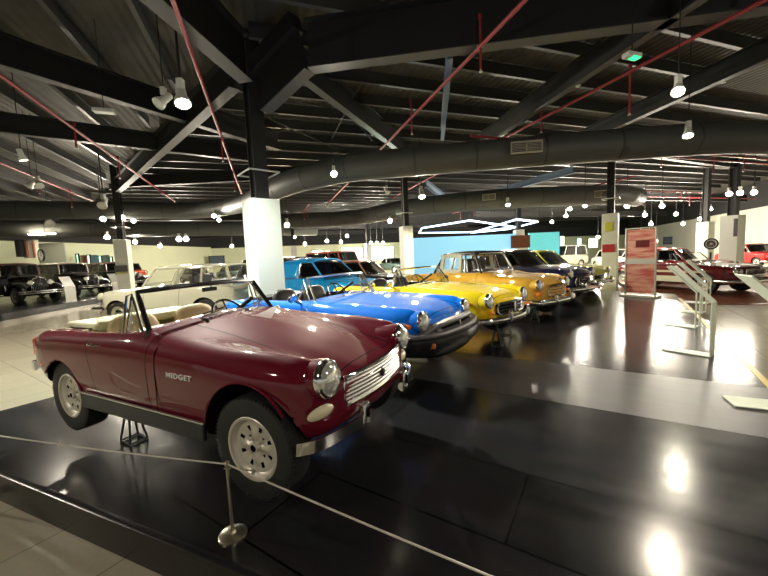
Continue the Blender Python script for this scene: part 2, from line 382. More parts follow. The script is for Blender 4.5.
def add_wheels(parent, spots, rt=.287, rr=.172, wd=.155, style='rostyle', steer=0.):
    key = (rt, rr, wd, style)
    for (x, y, z) in spots:
        out = y < 0
        if key not in _wc:
            t, r = wheel_meshes(rt, rr, wd, style)
            a = t.build('wheel', ['rubber', 'tread'], None, sharp=30); b = r.build('rim', ['rim', 'black', 'chrome'], a, sharp=30); _wc[key] = (a, b)
            a2, b2 = a, b
        else:
            a2 = _wc[key][0].copy(); b2 = _wc[key][1].copy(); COL.objects.link(a2); COL.objects.link(b2); b2.parent = a2
        a2.parent = parent; a2.location = (x, y, z); a2.rotation_euler = (0, random.uniform(0, .4) if x < 0 else 0, (0 if out else PI))
        if x > -.5 and steer: a2.rotation_euler.z += steer
def headlight(parent, x, y, z, r=.095, bucket=None, d=.30, tilt=.10, name='headlight'):
    ax = (1, 0, tilt)
    if bucket:
        b = MB(); b.lathe([(r*.5, -d), (r*.92, -d*.75), (r*1.08, -d*.35), (r*1.12, -.03), (r*1.08, -.0)], (x, y, z), ax, 32); b.build('headlight_bucket', bucket, parent)
    b = MB(); b.lathe([(r*1.06, -.025), (r*1.12, -.01), (r*1.08, .014), (r*.95, .022), (r*.88, .012)], (x, y, z), ax, 32); h = b.build(name, 'chrome', parent)
    b = MB(); b.lathe([(r*.92, .010), (r*.8, .024), (r*.55, .036), (r*.25, .042), (0, .043)], (x, y, z), ax, 32)
    b.build('lens', 'lens', h)
def windscreen(parent, xb, yb, zb, xt, yt, zt, bow=.08, fm='trimblack', r=.013, glass='glass', rake=0):
    def P(s, t):   # s -1..1, t 0..1
        x = xb+(xt-xb)*t; y = (yb+(yt-yb)*t)*s; z = zb+(zt-zb)*t+(.02*(1-s*s)*(1 if t > .5 else .0))+ (.045*(1-s*s) if t <= .5 else 0)*(1-t)
        return (x+bow*(1-s*s), y, z)
    n = 14; g = MB(); g.grid([[P(-1+2*j/n, t) for j in range(n+1)] for t in (0, .25, .5, .75, 1)])
    fr = MB()
    loop = [P(-1, t/6) for t in range(6)]+[P(-1+2*j/n, 1) for j in range(n+1)]+[P(1, 1-t/6) for t in range(1, 7)]
    fr.tube(loop, r, 8); fr.tube([P(-1+2*j/n, 0) for j in range(n+1)], r*1.1, 8)
    fo = fr.build('windscreen_frame', fm, parent); g.build('windscreen_glass', glass, parent); return fo
def steering(parent, x, y, z, r=.19, tilt=25):
    b = MB(); mt = Matrix.Rotation(R(-tilt), 3, 'Y')
    ring = [Vector((x, y, z))+mt @ Vector((0, r*math.cos(2*PI*k/32), r*math.sin(2*PI*k/32))) for k in range(32)]
    b.tube(ring, .012, 8, closed=True)
    for a in (90, 210, 330): b.tube([Vector((x, y, z)), Vector((x, y, z))+mt @ Vector((0, r*math.cos(R(a)), r*math.sin(R(a))))], .008, 6)
    b.tube([(x, y, z), Vector((x, y, z))+mt @ Vector((.35, 0, 0))], .02, 8); b.build('steering_wheel', 'trimblack', parent)
def seat(parent, x, y, z, m, hr=True, w=.46, back=.48, e=.45):
    b = MB()
    def cushion(c, d, mtx=None, n=8, e=.45, ez=.45):
        rows = []
        for i in range(n+1):
            a = PI*i/n-PI/2; row = []
            for k in range(2*n+1):
                t = 2*PI*k/(2*n)
                ca, sa = math.cos(a), math.sin(a); ct, st = math.cos(t), math.sin(t)
                f = lambda q: math.copysign(abs(q)**e, q); h = lambda q: math.copysign(abs(q)**ez, q)
                v = Vector((d[0]/2*h(ca)*f(ct), d[1]/2*h(ca)*f(st), d[2]/2*h(sa)))
                if mtx: v = mtx @ v
                row.append(v+Vector(c))
            rows.append(row)
        b.grid(rows)
    cushion((x, y, z), (.46, w, .16)); bk = Matrix.Rotation(R(-14), 3, 'Y')
    cushion((x-.25, y, z+back/2), (.15, w, back+.14), bk, 10, .6, .62)
    s = b.build('seat', m, parent, sharp=70)
    if hr:
        b = MB(); cushion((x-.25-.13, y, z+back+.12), (.09, .27, .19), bk); b.tube([(x-.36, y-.06, z+back-.02), (x-.38, y-.06, z+back+.06)], .006, 6); b.build('headrest', m, s, sharp=70)
def bumper_bar(parent, pts, hh=.05, dd=.022, name='bumper', m='chrome', n=6):
    b = MB(); sec = [(-dd, -hh), (0, -hh*.85), (dd*.6, -hh*.4), (dd*.8, 0), (dd*.6, hh*.4), (0, hh*.85), (-dd, hh)]
    b.sweep(CR(pts, n), sec); return b.build(name, m, parent)
def overrider(parent, x, y, z, h=.10, m='chrome'):
    b = MB(); 
    rows = []
    for i in range(9):
        t = -1+2*i/8; q = math.sqrt(max(0, 1-t**4)); rows.append([(x+.05*q*math.cos(a)*.9, y+.026*q*math.sin(a)+0, z+h*t) for a in [2*PI*k/12 for k in range(13)]])
    b.grid(rows); return b.build('overrider', m, parent)
def grille_slats(parent, x, hw, z0, z1, bow, nslat=8, nbar=0, tilt=0., frame=True, m='chrome', back='black', corner=.0, name='grille', fm=None):
    def P(s, t): 
        y = hw*s; return Vector((x-bow*s*s+tilt*(1-t), y, z0+(z1-z0)*t))
    N = 20; g = MB()
    for i in range(nslat):
        t = (i+.5)/nslat; cut = 1.0
        if corner: cut = 1-corner*abs(2*t-1)**3
        g.sweep([P((-1+2*j/N)*cut, t) for j in range(N+1)], [(-.010, -.004), (.006, -.006), (.010, 0), (.006, .006), (-.010, .004)])
    for i in range(nbar):
        s = -1+2*(i+.5)/nbar; g.box(P(s, .5)+Vector((-.003, 0, 0)), (.008, .004, (z1-z0)*.96))
    if frame:
        cs = 1-corner
        loop = [P(-cs, 0)]+[P(s*cs, 0) for s in (-.6, -.3, 0, .3, .6)]+[P(cs, 0), P(1, .3), P(1, .7), P(cs, 1)]+[P(s*cs, 1) for s in (.6, .3, 0, -.3, -.6)]+[P(-cs, 1), P(-1, .7), P(-1, .3)]
        if not fm: g.tube(loop, .014, 8, closed=True)
    ob = g.build(name, m, parent)
    if fm: g2 = MB(); g2.tube(loop, .013, 8, closed=True); g2.build('grille_surround', fm, ob)
    k = MB(); k.grid([[P(-1+2*j/N, t)-Vector((.03, 0, 0)) for j in range(N+1)] for t in (0, .5, 1)]); k.build('grille_backing', back, ob)
    return ob, P
def block_overrider(parent, x, y, z, d, m='chrome'):
    b = MB(); b.box((x, y, z), d); b.box((x+d[0]*.35, y, z+d[2]*.35), (d[0]*.5, d[1]*.8, d[2]*.4)); return b.build('overrider', m, parent, bevel=.010)
def jack_stand(x, y, z0, z1, label, m='steelgrey'):
    b = MB(); h = z1-z0
    for sx in (-1, 1):
        for sy in (-1, 1): b.tube([(sx*.08, sy*.065, .008), (sx*.022, sy*.022, h*.68)], .009, 6)
    b.tube([(-.08, -.065, .01), (.08, -.065, .01), (.08, .065, .01), (-.08, .065, .01)], .008, 6, closed=True)
    b.lathe([(.03, h*.6), (.03, h*.72), (.014, h*.72), (.014, h*.95)], (0, 0, 0), (0, 0, 1), 12)
    b.box((0, 0, h*.97), (.05, .10, h*.06))
    o = b.build('jack_stand', m, None); o.location = (x, y, z0); o.rotation_euler.z = R(-30); tag(o, label, 'jack stand'); return o
# ================================================================== STRUCTURE
e1 = Vector((math.cos(R(18.5)), math.sin(R(18.5)), 0)); e2 = Vector((-e1.y, e1.x, 0)); EZ = Vector((0, 0, 1))
b = MB(); b.box((4, 24, -.05), (110, 110, .1)); struct(b.build('floor', 'beigetiles', smooth=False))
def slab(name, poly, z0, z1, m, bevel=0):
    n = len(poly); b = MB()
    b.add([(x, y, z0) for x, y in poly]+[(x, y, z1) for x, y in poly], [tuple(range(n))[::-1], tuple(range(n, 2*n))]+[(k, (k+1) % n, n+(k+1) % n, n+k) for k in range(n)])
    return struct(b.build(name, m, smooth=False, bevel=bevel))
PL = [(-4.45, 3.06), (-.72, 1.5), (3.4, -.30), (3.05, 2.27), (5.24, 5.4), (8.6, 10.2), (7.3, 12.6), (2.6, 13.7)]
slab('floor_platform', PL, 0, .2, 'blackboards', .006)
b = MB(); b.sweep([(-4.5, 3.085, .215), (-.72, 1.503, .215), (3.4, -.30, .215)], [(-.02, -.015), (.02, -.015), (.02, .012), (.012, .017), (-.02, .017)]); struct(b.build('trim_1', 'trimblack'))
b = MB(); b.sweep([(3.05, 2.27, .202), (5.24, 5.4, .202), (8.0, 9.35, .202)], [(-.03, -.002), (.03, -.002), (.03, .004), (-.03, .004)]); struct(b.build('trim_2', 'hazardyellow'))
slab('floor_left_platform', [(-14.6, 8), (-13.2, 11.9), (-13.75, 15.4), (-13.9, 17.7), (-15.2, 27), (-23, 27), (-23, 8)], 0, .25, 'trimblack', .01)
# gold car's neighbours have a second low dais under the dark red car
slab('floor_right_dais', [(8.3, 9.55), (10.6, 8.6), (16, 9.2), (14.5, 17), (8.9, 16.5)], 0, .02, 'brown')
# ceiling
b = MB(); b.box((4, 26, 6.3), (110, 100, .12)); struct(b.build('ceiling', 'roofsheet', smooth=False))
def wall(name, a, c, z0, z1, m, t=.2):
    a = Vector((*a, 0)); c = Vector((*c, 0)); d = c-a; b = MB()
    b.box(((a+c)/2)+EZ*(z0+z1)/2, (d.length, t, z1-z0), 0, Matrix.Rotation(math.atan2(d.y, d.x), 3, 'Z')); return struct(b.build(name, m, smooth=False))
wall('wall_left', (-30.6, -4), (-22.5, 46), 0, 3.85, 'wallcream'); wall('wall_left_upper', (-30.65, -4), (-22.55, 46), 3.85, 6.25, 'walldark', .3)
wall('wall_far', (-22.5, 46), (42, 60), 0, 3.7, 'wallcream'); wall('wall_far_upper', (-22.5, 46.05), (42, 60.05), 3.7, 6.25, 'walldark', .3)
wall('wall_right', (18, -4), (42, 60), 0, 4.3, 'wallwhite'); wall('wall_right_upper', (18, -3.95), (42, 60.05), 4.3, 6.25, 'walldark', .3)
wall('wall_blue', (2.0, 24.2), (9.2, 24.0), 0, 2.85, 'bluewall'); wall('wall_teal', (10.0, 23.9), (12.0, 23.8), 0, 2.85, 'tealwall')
# windows and hung panels seen small on the far walls (each its own opening)
def onwall(name, u, v0, v1, du, Y, m, frame='trimblack', n=1):
    # a framed panel standing on the wall plane at depth Y
    d = ray(u, (v0+v1)/2); p = Vector((d.x, d.y, 0))*(Y/d.y)
    z1 = H+ray(u, v0).z/ray(u, v0).y*Y; z0 = H+ray(u, v1).z/ray(u, v1).y*Y; wd = du/F*Y
    b = MB(); b.box(p+EZ*(z0+z1)/2, (wd, .06, z1-z0)); o = struct(b.build(name, m, smooth=False))
    f = MB(); 
    for s in (-1, 1): f.box(p+Vector((s*wd/2, -.03, (z0+z1)/2)), (.08, .08, z1-z0+.08)); 
    for z in (z0, z1): f.box(p+Vector((0, -.03, z)), (wd+.08, .08, .08))
    f.build('window_frame', frame, o, smooth=False); return o
k = 1
for (u, v0, v1, du, Y, m) in [(78.5, 254, 271, 2.5, 28, 'wingreen'), (89.5, 255, 271, 3, 29, 'wingreen'), (101, 256, 272, 3, 30.5, 'wingreen'), (112, 257, 272, 2.5, 32, 'wingreen'),
        (154, 257, 268, 14, 42, 'poster'), (192, 256, 266, 14, 44.0, 'posterblue'), (217, 256, 266, 15, 44.3, 'posterblue'), (128, 258, 270, 5, 39, 'posterblue'),
        (352, 247, 262, 22, 49, 'winwhite'), (382, 246, 261, 24, 50, 'winwhite'), (316, 250, 262, 16, 49, 'winwhite'), (562, 236, 256, 5, 53, 'winwhite'), (579, 238, 250, 5, 53, 'wingreen'), (593, 238, 248, 10, 53.5, 'winwhite'),
        (628, 236, 246, 7, 54, 'winwhite'), (669, 237, 244, 11, 43, 'posterblue')]:
    onwall('window_%d' % k, u, v0, v1, du, Y-.3, m); k += 1
# left wall furniture: roller door, pillar, brick strip, clock, pictures between the lit slots
def flat(name, u, v0, v1, du, Y, m, th=.08, lab=None, cat=None, group=None, st=False):
    d = ray(u, (v0+v1)/2); p = Vector((d.x, d.y, 0))*(Y/d.y)
    z1 = H+ray(u, v0).z/ray(u, v0).y*Y; z0 = H+ray(u, v1).z/ray(u, v1).y*Y; wd = du/F*Y
    b = MB(); b.box((0, 0, 0), (wd, th, z1-z0)); o = b.build(name, m, smooth=False, bevel=.01); o.location = p+EZ*(z0+z1)/2
    if st: struct(o)
    if lab: tag(o, lab, cat, group)
    return o
flat('door_1', 52, 243, 263, 26, 24.6, 'rollerdoor', st=True); flat('wall_left_brick_pier', 31, 240, 258, 12, 23.6, 'wallwhite', .3, st=True)
flat('trim_3', 20, 240, 257, 5, 23.3, 'walldark', .3, st=True); flat('trim_4', 27, 241, 257, 1.2, 23.3, 'brick', .1, st=True); flat('trim_5', 34, 241, 257, 1.6, 23.3, 'brick', .1, st=True)
for (u, Y, m, lab) in [(84, 28.3, 'brick', 'tall reddish picture panel between lit slots on left wall'), (95, 29.6, 'posterblue', 'dark blue picture panel in middle of the lit slots on left wall'), (106.5, 31, 'poster', 'dark picture panel nearest the far corner among the lit wall slots')]:
    flat('picture_panel', u, 255, 271, 6.5, Y-.4, m, .08, lab, 'picture')
b = MB(); b.lathe([(.42, 0), (.42, .07), (.36, .09)], (0, 0, 0), (0, -1, 0), 28, 1); b.lathe([(.36, .05), (0, .05)], (0, 0, 0), (0, -1, 0), 28, 0)
b.box((0, -.06, .1), (.03, .01, .24), 1); b.box((.07, -.06, 0), (.16, .01, .03), 1)
o = b.build('wall_clock', ['white', 'trimblack']); d = ray(42, 255.5); o.location = Vector((d.x, d.y, 0))*(23/d.y)+EZ*(H+d.z/d.y*23); o.rotation_euler.z = R(-25); tag(o, 'round white wall clock with dark rim above the black vintage cars', 'clock')

# columns
def column(x, y, w_, zt, rot, cap=True, name='column'):
    mt = Matrix.Rotation(R(rot), 3, 'Z')
    b = MB(); b.box((x, y, zt/2), (w_, w_*1.15, zt), 0, mt); c = struct(b.build(name, 'columnwhite', smooth=False, bevel=.012))
    b = MB(); s = w_*.5
    for q in (-1, 1): b.box(Vector((x, y, (zt+6.2)/2))+mt @ Vector((0, q*s*.48, 0)), (s, .03, 6.2-zt), 0, mt)
    b.box((x, y, (zt+6.2)/2), (.03, s*.9, 6.2-zt), 0, mt); b.box((x, y, (zt+6.2)/2), (s*.7, s*.8, 6.2-zt), 0, mt)
    b.build('column_steel', 'steel', c, smooth=False)
    if cap:
        b = MB(); z = zt+.55
        loop = [Vector((x, y, z))+mt @ Vector((i*w_*.55, j*w_*.62, 0)) for i, j in ((-1, -1), (1, -1), (1, 1), (-1, 1))]
        b.tube(loop, .018, 6, closed=True); b.build('column_collar', 'fixture', c)
    return c
column(-2.50, 7.4, .56, 2.92, 40); column(1.05, 15.2, .44, 2.92, 18.5); column(8.7, 13.35, .44, 2.92, 50)
column(-11.75, 15.9, .50, 2.92, 18.5); column(-7.6, 30, .5, 2.92, 18.5, False); column(-1.3, 32, .5, 2.92, 18.5, False); column(17.2, 17.2, .62, 2.95, 18.5, False); column(19.0, 20.6, .55, 2.9, 18.5, False)
column(-20.0, 27, .4, 3.0, 18.5, False); column(9.35, 24.0, .55, 3.1, 0, False)
# panels fixed to columns
def colpanel(name, loc, d, m, lab, cat, rot=18.5):
    b = MB(); b.box((0, 0, 0), d); o = b.build(name, m, smooth=False, bevel=.005); o.location = loc; o.rotation_euler.z = R(rot); tag(o, lab, cat); return o
colpanel('notice_board', (8.53, 13.18, 2.42), (.24, .02, .34), 'yellowstrip', 'yellow green notice high on the white column behind lime coupe', 'notice', -40)
colpanel('sign_board', (8.53, 13.18, 1.62), (.40, .02, .30), 'redpaint', 'red sign panel low on the white column behind lime coupe', 'sign', -40)
colpanel('notice_board', (-11.68, 15.58, 1.62), (.5, .02, .28), 'poster', 'dark notice panel on the white column beside vintage cars', 'notice')
colpanel('sign_board', (-11.68, 15.58, 1.42), (.5, .02, .06), 'yellowstrip', 'thin yellow strip below the dark notice on left column', 'sign')
colpanel('picture_panel', (17.05, 16.8, 2.35), (.6, .03, .85), 'poster', 'dark framed picture hanging on the wide right column', 'picture')
colpanel('picture_panel', (9.35, 23.68, 2.3), (1.3, .05, .85), 'brown', 'brownish picture panel between the blue and teal walls', 'picture', 0)

# roof steel
def ibeam(a, c, depth=.6, wd=.25, m='steel', mf=None, name='roof_beam'):
    a = Vector(a); c = Vector(c); h = depth; t = .03; s = wd/2
    b = MB(); b.sweep([a, c], [(-s, 0), (s, 0), (s, t), (t/2, t), (t/2, h-t), (s, h-t), (s, h), (-s, h), (-s, h-t), (-t/2, h-t), (-t/2, t), (-s, t)])
    o = b.build(name, m, smooth=False)
    if mf: q = MB(); q.sweep([a-EZ*.012, c-EZ*.012], [(-s, 0), (s, 0), (s, .01), (-s, .01)]); q.build('beam_flange', mf, o, smooth=False)
    return struct(o)
C1 = Vector((-2.38, 7.3, 0))
ibeam((-1.15, 6.49, 5.0), (11.5, 4.5, 5.0), .8, .25, mf='steelgrey')
b = MB()   # haunch of the big beam at the near column
for (p, q) in (((-2.2, 7.2), (-1.15, 6.49)),):
    b.sweep([(p[0], p[1], 4.62), (q[0], q[1], 5.0)], [(-.125, 0), (.125, 0), (.125, .03), (.015, .03), (.015, .8), (.125, .8), (.125, 1.1), (-.125, 1.1), (-.125, .8), (-.015, .8), (-.015, .03), (-.125, .03)])
struct(b.build('roof_beam_haunch', 'steel', smooth=False)); 
b = MB(); b.sweep([(-2.2, 7.2, 4.60), (-1.15, 6.49, 4.985)], [(-.125, 0), (.125, 0), (.125, .01), (-.125, .01)]); struct(b.build('roof_beam_flange', 'steelgrey', smooth=False))
ibeam((-2.7, 7.0, 5.0), (-11.6, 15.8, 5.0), .6, .22, mf='steelgrey'); ibeam((-2.4, 6.8, 5.0), (-3.4, 1.2, 5.0), .8, .28, mf='steelgrey')
ibeam((-7.6, 4.5, 5.2), (-3.2, 11.5, 5.2), .55, .2, mf='steelgrey'); ibeam((-13.5, 6.5, 5.2), (-4.5, 12.6, 5.2), .5, .18, mf='steelgrey')
ibeam((-1.7, 7.3, 5.45), (1.0, 13.6, 5.45), .6, .2, mf='steelgrey'); ibeam((4.6, 4.9, 5.0), (3.3, 11.6, 5.0), .45, .16, mf='steelgrey')
ibeam((7.5, 5.7, 5.0), (6.3, 12.9, 5.0), .4, .16, mf='steelgrey'); ibeam((1.3, 6.3, 5.0), (1.9, 10.6, 5.0), .3, .10, 'steelblue', 'steelblue')  # last thin beam: its blue lighting is painted in the base colour
ibeam((2.3, 17.5, 5.0), (4.6, 23.5, 5.0), .3, .2, 'steelblue', 'steelblue'); ibeam((8.6, 15.8, 5.0), (5.2, 24.5, 5.0), .3, .2, 'steelblue', 'steelblue')  # far pair of beams, blue light likewise coloured in
ibeam((1.2, 15.4, 5.2), (8.7, 13.4, 5.2), .5, .2); ibeam((8.7, 13.4, 5.2), (17.2, 17.2, 5.2), .5, .2); ibeam((-11.7, 15.8, 5.2), (1.0, 15.3, 5.2), .5, .2)
for i, (a, c) in enumerate([((-22, 30), (10, 41)), ((-20, 22), (-2, 28)), ((8, 30), (30, 37)), ((-24, 40), (30, 52)), ((12, 22), (28, 27))]):
    ibeam((*a, 4.7), (*c, 4.7), .5, .2)
# purlins: rows along e1 on the right, along e2 on the left of the hip line
hA = Vector((-2.7, 7.0, 0)); hD = (Vector((-11.6, 15.8, 0))-hA).normalized(); hN = Vector((-hD.y, hD.x, 0))
def hipcut(p, d):
    den = d.dot(hN); return None if abs(den) < 1e-6 else (hA-p).dot(hN)/den
n = 1
for r_ in [4.0+1.15*i for i in range(36)]:
    p = e2*r_
    t0 = hipcut(p, e1) if r_ > 7.4 else -2.9
    t1 = 34 if r_ > 7 else 12
    a = p+e1*(t0+.3); c = p+e1*t1
    b = MB(); z = 5.92 if r_ < 20 else 5.8
    b.sweep([a+EZ*z, c+EZ*z], [(-.045, 0), (.045, 0), (.045, .03), (.01, .03), (.01, .3), (-.045, .3)]); struct(b.build('roof_purlin', 'steelgrey', smooth=False))
for q in [-20+1.3*i for i in range(15)]:
    p = e1*q; t = hipcut(p, e2)
    a = p+e2*3; c = p+e2*(t-.2)
    if q < -.5 and (c-a).dot(e2) > 1:
        b = MB(); b.sweep([a+EZ*5.9, c+EZ*5.9], [(-.045, 0), (.045, 0), (.045, .03), (.01, .03), (.01, .3), (-.045, .3)]); struct(b.build('roof_purlin', 'steelgrey', smooth=False))
# tie rods criss-crossing under the roof beside the near column
b = MB()
for (a, c) in [((-1.4, 8.2), (-.2, 13)), ((-.3, 8.6), (-1.6, 12.6)), ((-2.2, 9.5), (0, 11)), ((-3.5, 10), (-1.5, 14))]: b.tube([(*a, 5.85), (*c, 5.85)], .015, 5)
struct(b.build('roof_bracing', 'steel'))

# ================================================================== DUCTS
def duct(pts, r, name, lab, seams=True, seg=24):
    P = CR(pts, 6); b = MB(); b.tube(P, r, seg); o = b.build(name, 'duct', sharp=60)
    s = MB(); L = 0
    for i in range(1, len(P)-1):
        L += (P[i]-P[i-1]).length
        if L > 1.6:
            L = 0; t = (P[i+1]-P[i-1]).normalized(); s = MB(); s.lathe([(r, -.03), (r*1.018, -.02), (r*1.018, .02), (r, .03)], P[i], t, seg); s.build('seam_band', 'ductseam', o)
    tag(o, lab, 'air duct'); return o
d1 = duct([(-17.5, 14.9, 4.35), (-12.3, 16.6, 4.35), (-9.2, 17.6, 4.35), (-6.2, 16.1, 4.35), (-4.2, 13.6, 4.35), (-2.6, 11.9, 4.35), (-.87, 10.75, 4.35), (.62, 10.4, 4.35), (3.9, 9.85, 4.35), (7.4, 9.4, 4.35), (9.5, 9.35, 4.35), (13, 10.2, 4.35)], .40, 'air_duct', 'long round dark grey duct crossing the whole hall above the cars')
duct([(-9, 23.4, 4.35), (-5.3, 24.0, 4.35), (-1.5, 23.4, 4.35), (1.7, 20.0, 4.35), (6.1, 18.1, 4.35), (11.9, 18.3, 4.35), (14.2, 19.6, 4.35)], .5, 'air_duct', 'second dark duct running farther back behind the near round duct')
duct([(-24, 22, 4.4), (-18, 25.5, 4.4), (-12, 28, 4.4), (-6, 32, 4.4)], .55, 'air_duct', 'dark duct low at the far left above cream wall')
def vent(u, v, z, w_, h_, Y, parent):
    d = ray(u, v); p = O_ = Vector((d.x*Y/d.y, Y, H+d.z*Y/d.y)); b = MB()
    mt = Matrix.Rotation(R(-8), 3, 'Z')
    for s in (-1, 1): b.box(p+mt @ Vector((s*w_/2, 0, 0)), (.03, .07, h_), 0, mt); b.box(p+Vector((0, 0, s*h_/2)), (w_+.03, .07, .03), 0, mt)
    b.box(p, (.025, .06, h_), 0, mt)
    for i in range(7): b.box(p+EZ*(-h_/2+h_*(i+.5)/7), (w_, .05, .012), 0, mt)
    b.box(p+mt @ Vector((0, .05, 0)), (w_, .02, h_), 1, mt)
    b.build('vent_grille', ['vent', 'steelgrey'], parent, smooth=False)
vent(526.5, 147, 4.3, .76, .27, 9.28, d1)
o = [x for x in bpy.data.objects if x.name.startswith('air_duct.001')][0]
vent(489, 197, 4.3, .6, .27, 17.5, o); vent(601, 194, 4.3, .6, .3, 17.6, o)

# ================================================================== SPRINKLER PIPES
def pipe(pa, pb, z, drops, lab, r=.032):
    a = Vector((*pa, z)); c = Vector((*pb, z)); b = MB(); b.tube([a, c], r, 10); o = b.build('sprinkler_pipe', 'pipered')
    for (t, up, dn) in drops:
        p = a.lerp(c, t); q = MB(); q.tube([p+EZ*up, p-EZ*dn], .018, 8); q.lathe([(.03, -.03), (.03, .03)], p+EZ*up, (0, 0, 1), 8)
        dr = q.build('sprinkler_drop', 'pipered', o); s = MB(); s.lathe([(.012, 0), (.022, -.02), (.03, -.035), (.03, -.042), (0, -.045)], p-EZ*dn, (0, 0, 1), 10); s.build('sprinkler_head', 'fixture', dr)
    tag(o, lab, 'sprinkler pipe'); return o
def ext(p, q, a, b):
    p = Vector(p); q = Vector(q); d = (q-p).normalized(); return tuple(p-d*a), tuple(q+d*b)
def up_(pp, z0=4.6, z1=4.93):
    k = (z1-H)/(z0-H); return (pp[0][0]*k, pp[0][1]*k), (pp[1][0]*k, pp[1][1]*k)
def tpar(pa, pb, u, z):        # parameter along the pipe whose pixel column is u
    best = (9e9, .5)
    for i in range(400):
        t = i/399; p = Vector((*pa, z)).lerp(Vector((*pb, z)), t)-Vector((0, 0, H)); dz = p.dot(FW)
        if dz > .1:
            e = abs(384+F*p.dot(R2)/dz-u)
            if e < best[0]: best = (e, t)
    return best[1]
pp = up_(ext((1.81, 4.39), (.05, 9.93), 1.5, 10)); pipe(*pp, 4.93, [(tpar(*pp, 480, 4.93), .45, .35), (tpar(*pp, 411, 4.93), .4, .35)], 'red sprinkler pipe crossing steeply above the centre of the room')
pp = up_(ext((4.83, 4.56), (3.31, 9.36), 2, 9)); pipe(*pp, 4.93, [(tpar(*pp, 631, 4.93), .1, .75), (tpar(*pp, 541, 4.93), .4, .3)], 'red sprinkler pipe passing beside the green exit lamp fitting')
pp = up_(ext((-2.22, 4.16), (-5.67, 14.45), 2, 2)); pipe(*pp, 4.93, [(tpar(*pp, 221, 4.93), .1, .6), (tpar(*pp, 233, 4.93), .1, .7)], 'red sprinkler pipe running beside the green glowing lamp')
pp = up_(ext((-5.61, 5.49), (-9.16, 15.5), 3, 1)); pipe(*pp, 4.93, [(tpar(*pp, 74, 4.93), .1, .4), (tpar(*pp, 118, 4.93), .1, .5)], 'red sprinkler pipe crossing the upper left under the grey roof')
pp = up_(ext((-10.19, 9.67), (-12.4, 15.2), 3, 4)); pipe(*pp, 4.93, [(tpar(*pp, 38, 4.93), .1, .5), (tpar(*pp, 70, 4.93), .1, .6)], 'red sprinkler pipe at far left above the vintage cars')
for i, (x, y) in enumerate([(9.5, 12), (11.5, 16), (14, 20), (7.5, 22), (17, 15), (2, 24), (21, 24), (-4, 20)]):
    pp = ((x, y), (x-6*.317, y+6*.948)) if i % 2 else ((x-7, y-2.3), (x+7, y+2.3))
    pipe(*pp, 4.80, [(.2, .1, .5), (.5, .1, .5), (.8, .1, .5)], ['red sprinkler pipe just right of the column behind lime coupe', 'short red sprinkler pipe behind the duct on the right', 'thin red cross pipe over the dark red convertible', 'red sprinkler pipe above the hanging light triangles',
        'red cross pipe in front of the wide right column', 'thin red pipe over the blue wall', 'red cross pipe high over the far right cars', 'thin red pipe over the sky blue car'][i])
# short red riser near the top left
b = MB(); b.tube([(-2.05, 3.35, 5.2), (-2.05, 3.35, 4.35)], .03, 8); o = b.build('sprinkler_riser', 'pipered'); b = MB(); b.lathe([(.02, 0), (.035, -.04), (0, -.05)], (-2.05, 3.35, 4.35), (0, 0, 1), 10); b.build('sprinkler_head', 'fixture', o); tag(o, 'vertical red riser pipe at the top left of the near column', 'sprinkler pipe')

# ================================================================== LAMPS
def light(kind, loc, power, col=(1, .9, .72), size=.12, aim=None, angle=100, blend=.6):
    l = bpy.data.lights.new('lamp_light', kind); l.energy = power; l.color = col
    if kind == 'SPOT': l.spot_size = R(angle); l.spot_blend = blend
    l.shadow_soft_size = size
    o = bpy.data.objects.new('lamp_light', l); COL.objects.link(o); o.location = loc
    if aim is not None: o.rotation_euler = (Vector(aim)-Vector(loc)).to_track_quat('-Z', 'Y').to_euler()
    return o
def spot_fixture(u, v, z, lab, m='lampwarm', aim=(0, 0, 0), power=0, rod=True, sc=1., col=(1, .9, .72), group=None, angle=100, detail=True, kind='SPOT'):
    p = gp(u, v, z); aim = Vector(aim); ax = (aim-p).normalized(); o = empty('spotlight', p)
    b = MB(); b.lathe([(.0, -.24*sc), (.045*sc, -.23*sc), (.05*sc, -.10*sc), (.075*sc, -.04*sc), (.080*sc, 0), (.070*sc, 0), (.066*sc, -.03*sc)], (0, 0, 0), ax, 16); b.build('lamp_housing', 'fixture', o)
    b = MB(); b.lathe([(.068*sc, -.012*sc), (.03*sc, -.004*sc), (0, -.002*sc)], (0, 0, 0), ax, 16); b.build('lamp_lens', m, o)
    if detail:
        b = MB(); s = ax.cross(EZ).normalized(); bp = -ax*.12*sc
        b.box(bp+EZ*.10*sc, (.06*sc, .06*sc, .10*sc)); b.tube([bp, bp+EZ*.1*sc], .012*sc, 6); b.build('lamp_bracket', 'fixture', o)
    if rod: b = MB(); b.tube([-ax*.12*sc+EZ*.12*sc, -ax*.12*sc+EZ*(6.24-z)], .008 if sc < 1.5 else .02, 5); b.build('suspension_rod', 'steel', o)
    tag(o, lab, 'spotlight', group)
    if power: l = light(kind, p+ax*(.03 if kind == 'SPOT' else .12*sc), power, col, .07*sc, aim, angle); l.parent = o; l.matrix_parent_inverse = Matrix.Translation(-p)
    return o
camp = Vector((0, 0, 1.6))
spot_fixture(183, 104, 4.1, 'big greenish glowing spotlight left of the near column', 'lampgreen', (-1.9, 4.2, 0), 720, sc=1.5, col=(.92, 1, .86), angle=165)
spot_fixture(678, 92, 3.85, 'lit white spotlight on a rod, brightest at upper right', 'lampwarm', (2.2, 2.6, .3), 100, sc=1.1, col=(1, .88, .7), angle=120)
spot_fixture(688, 136, 3.85, 'tilted white spotlight hanging just below the upper right lamp', 'lampwarm', (5.2, 6.0, 0), 75, sc=1.2, angle=150)
spot_fixture(334, 174, 3.8, 'lit spotlight hanging in front of duct right of near column', 'lampwarm', (-.4, 4.2, .8), 420, sc=1.1, angle=120)
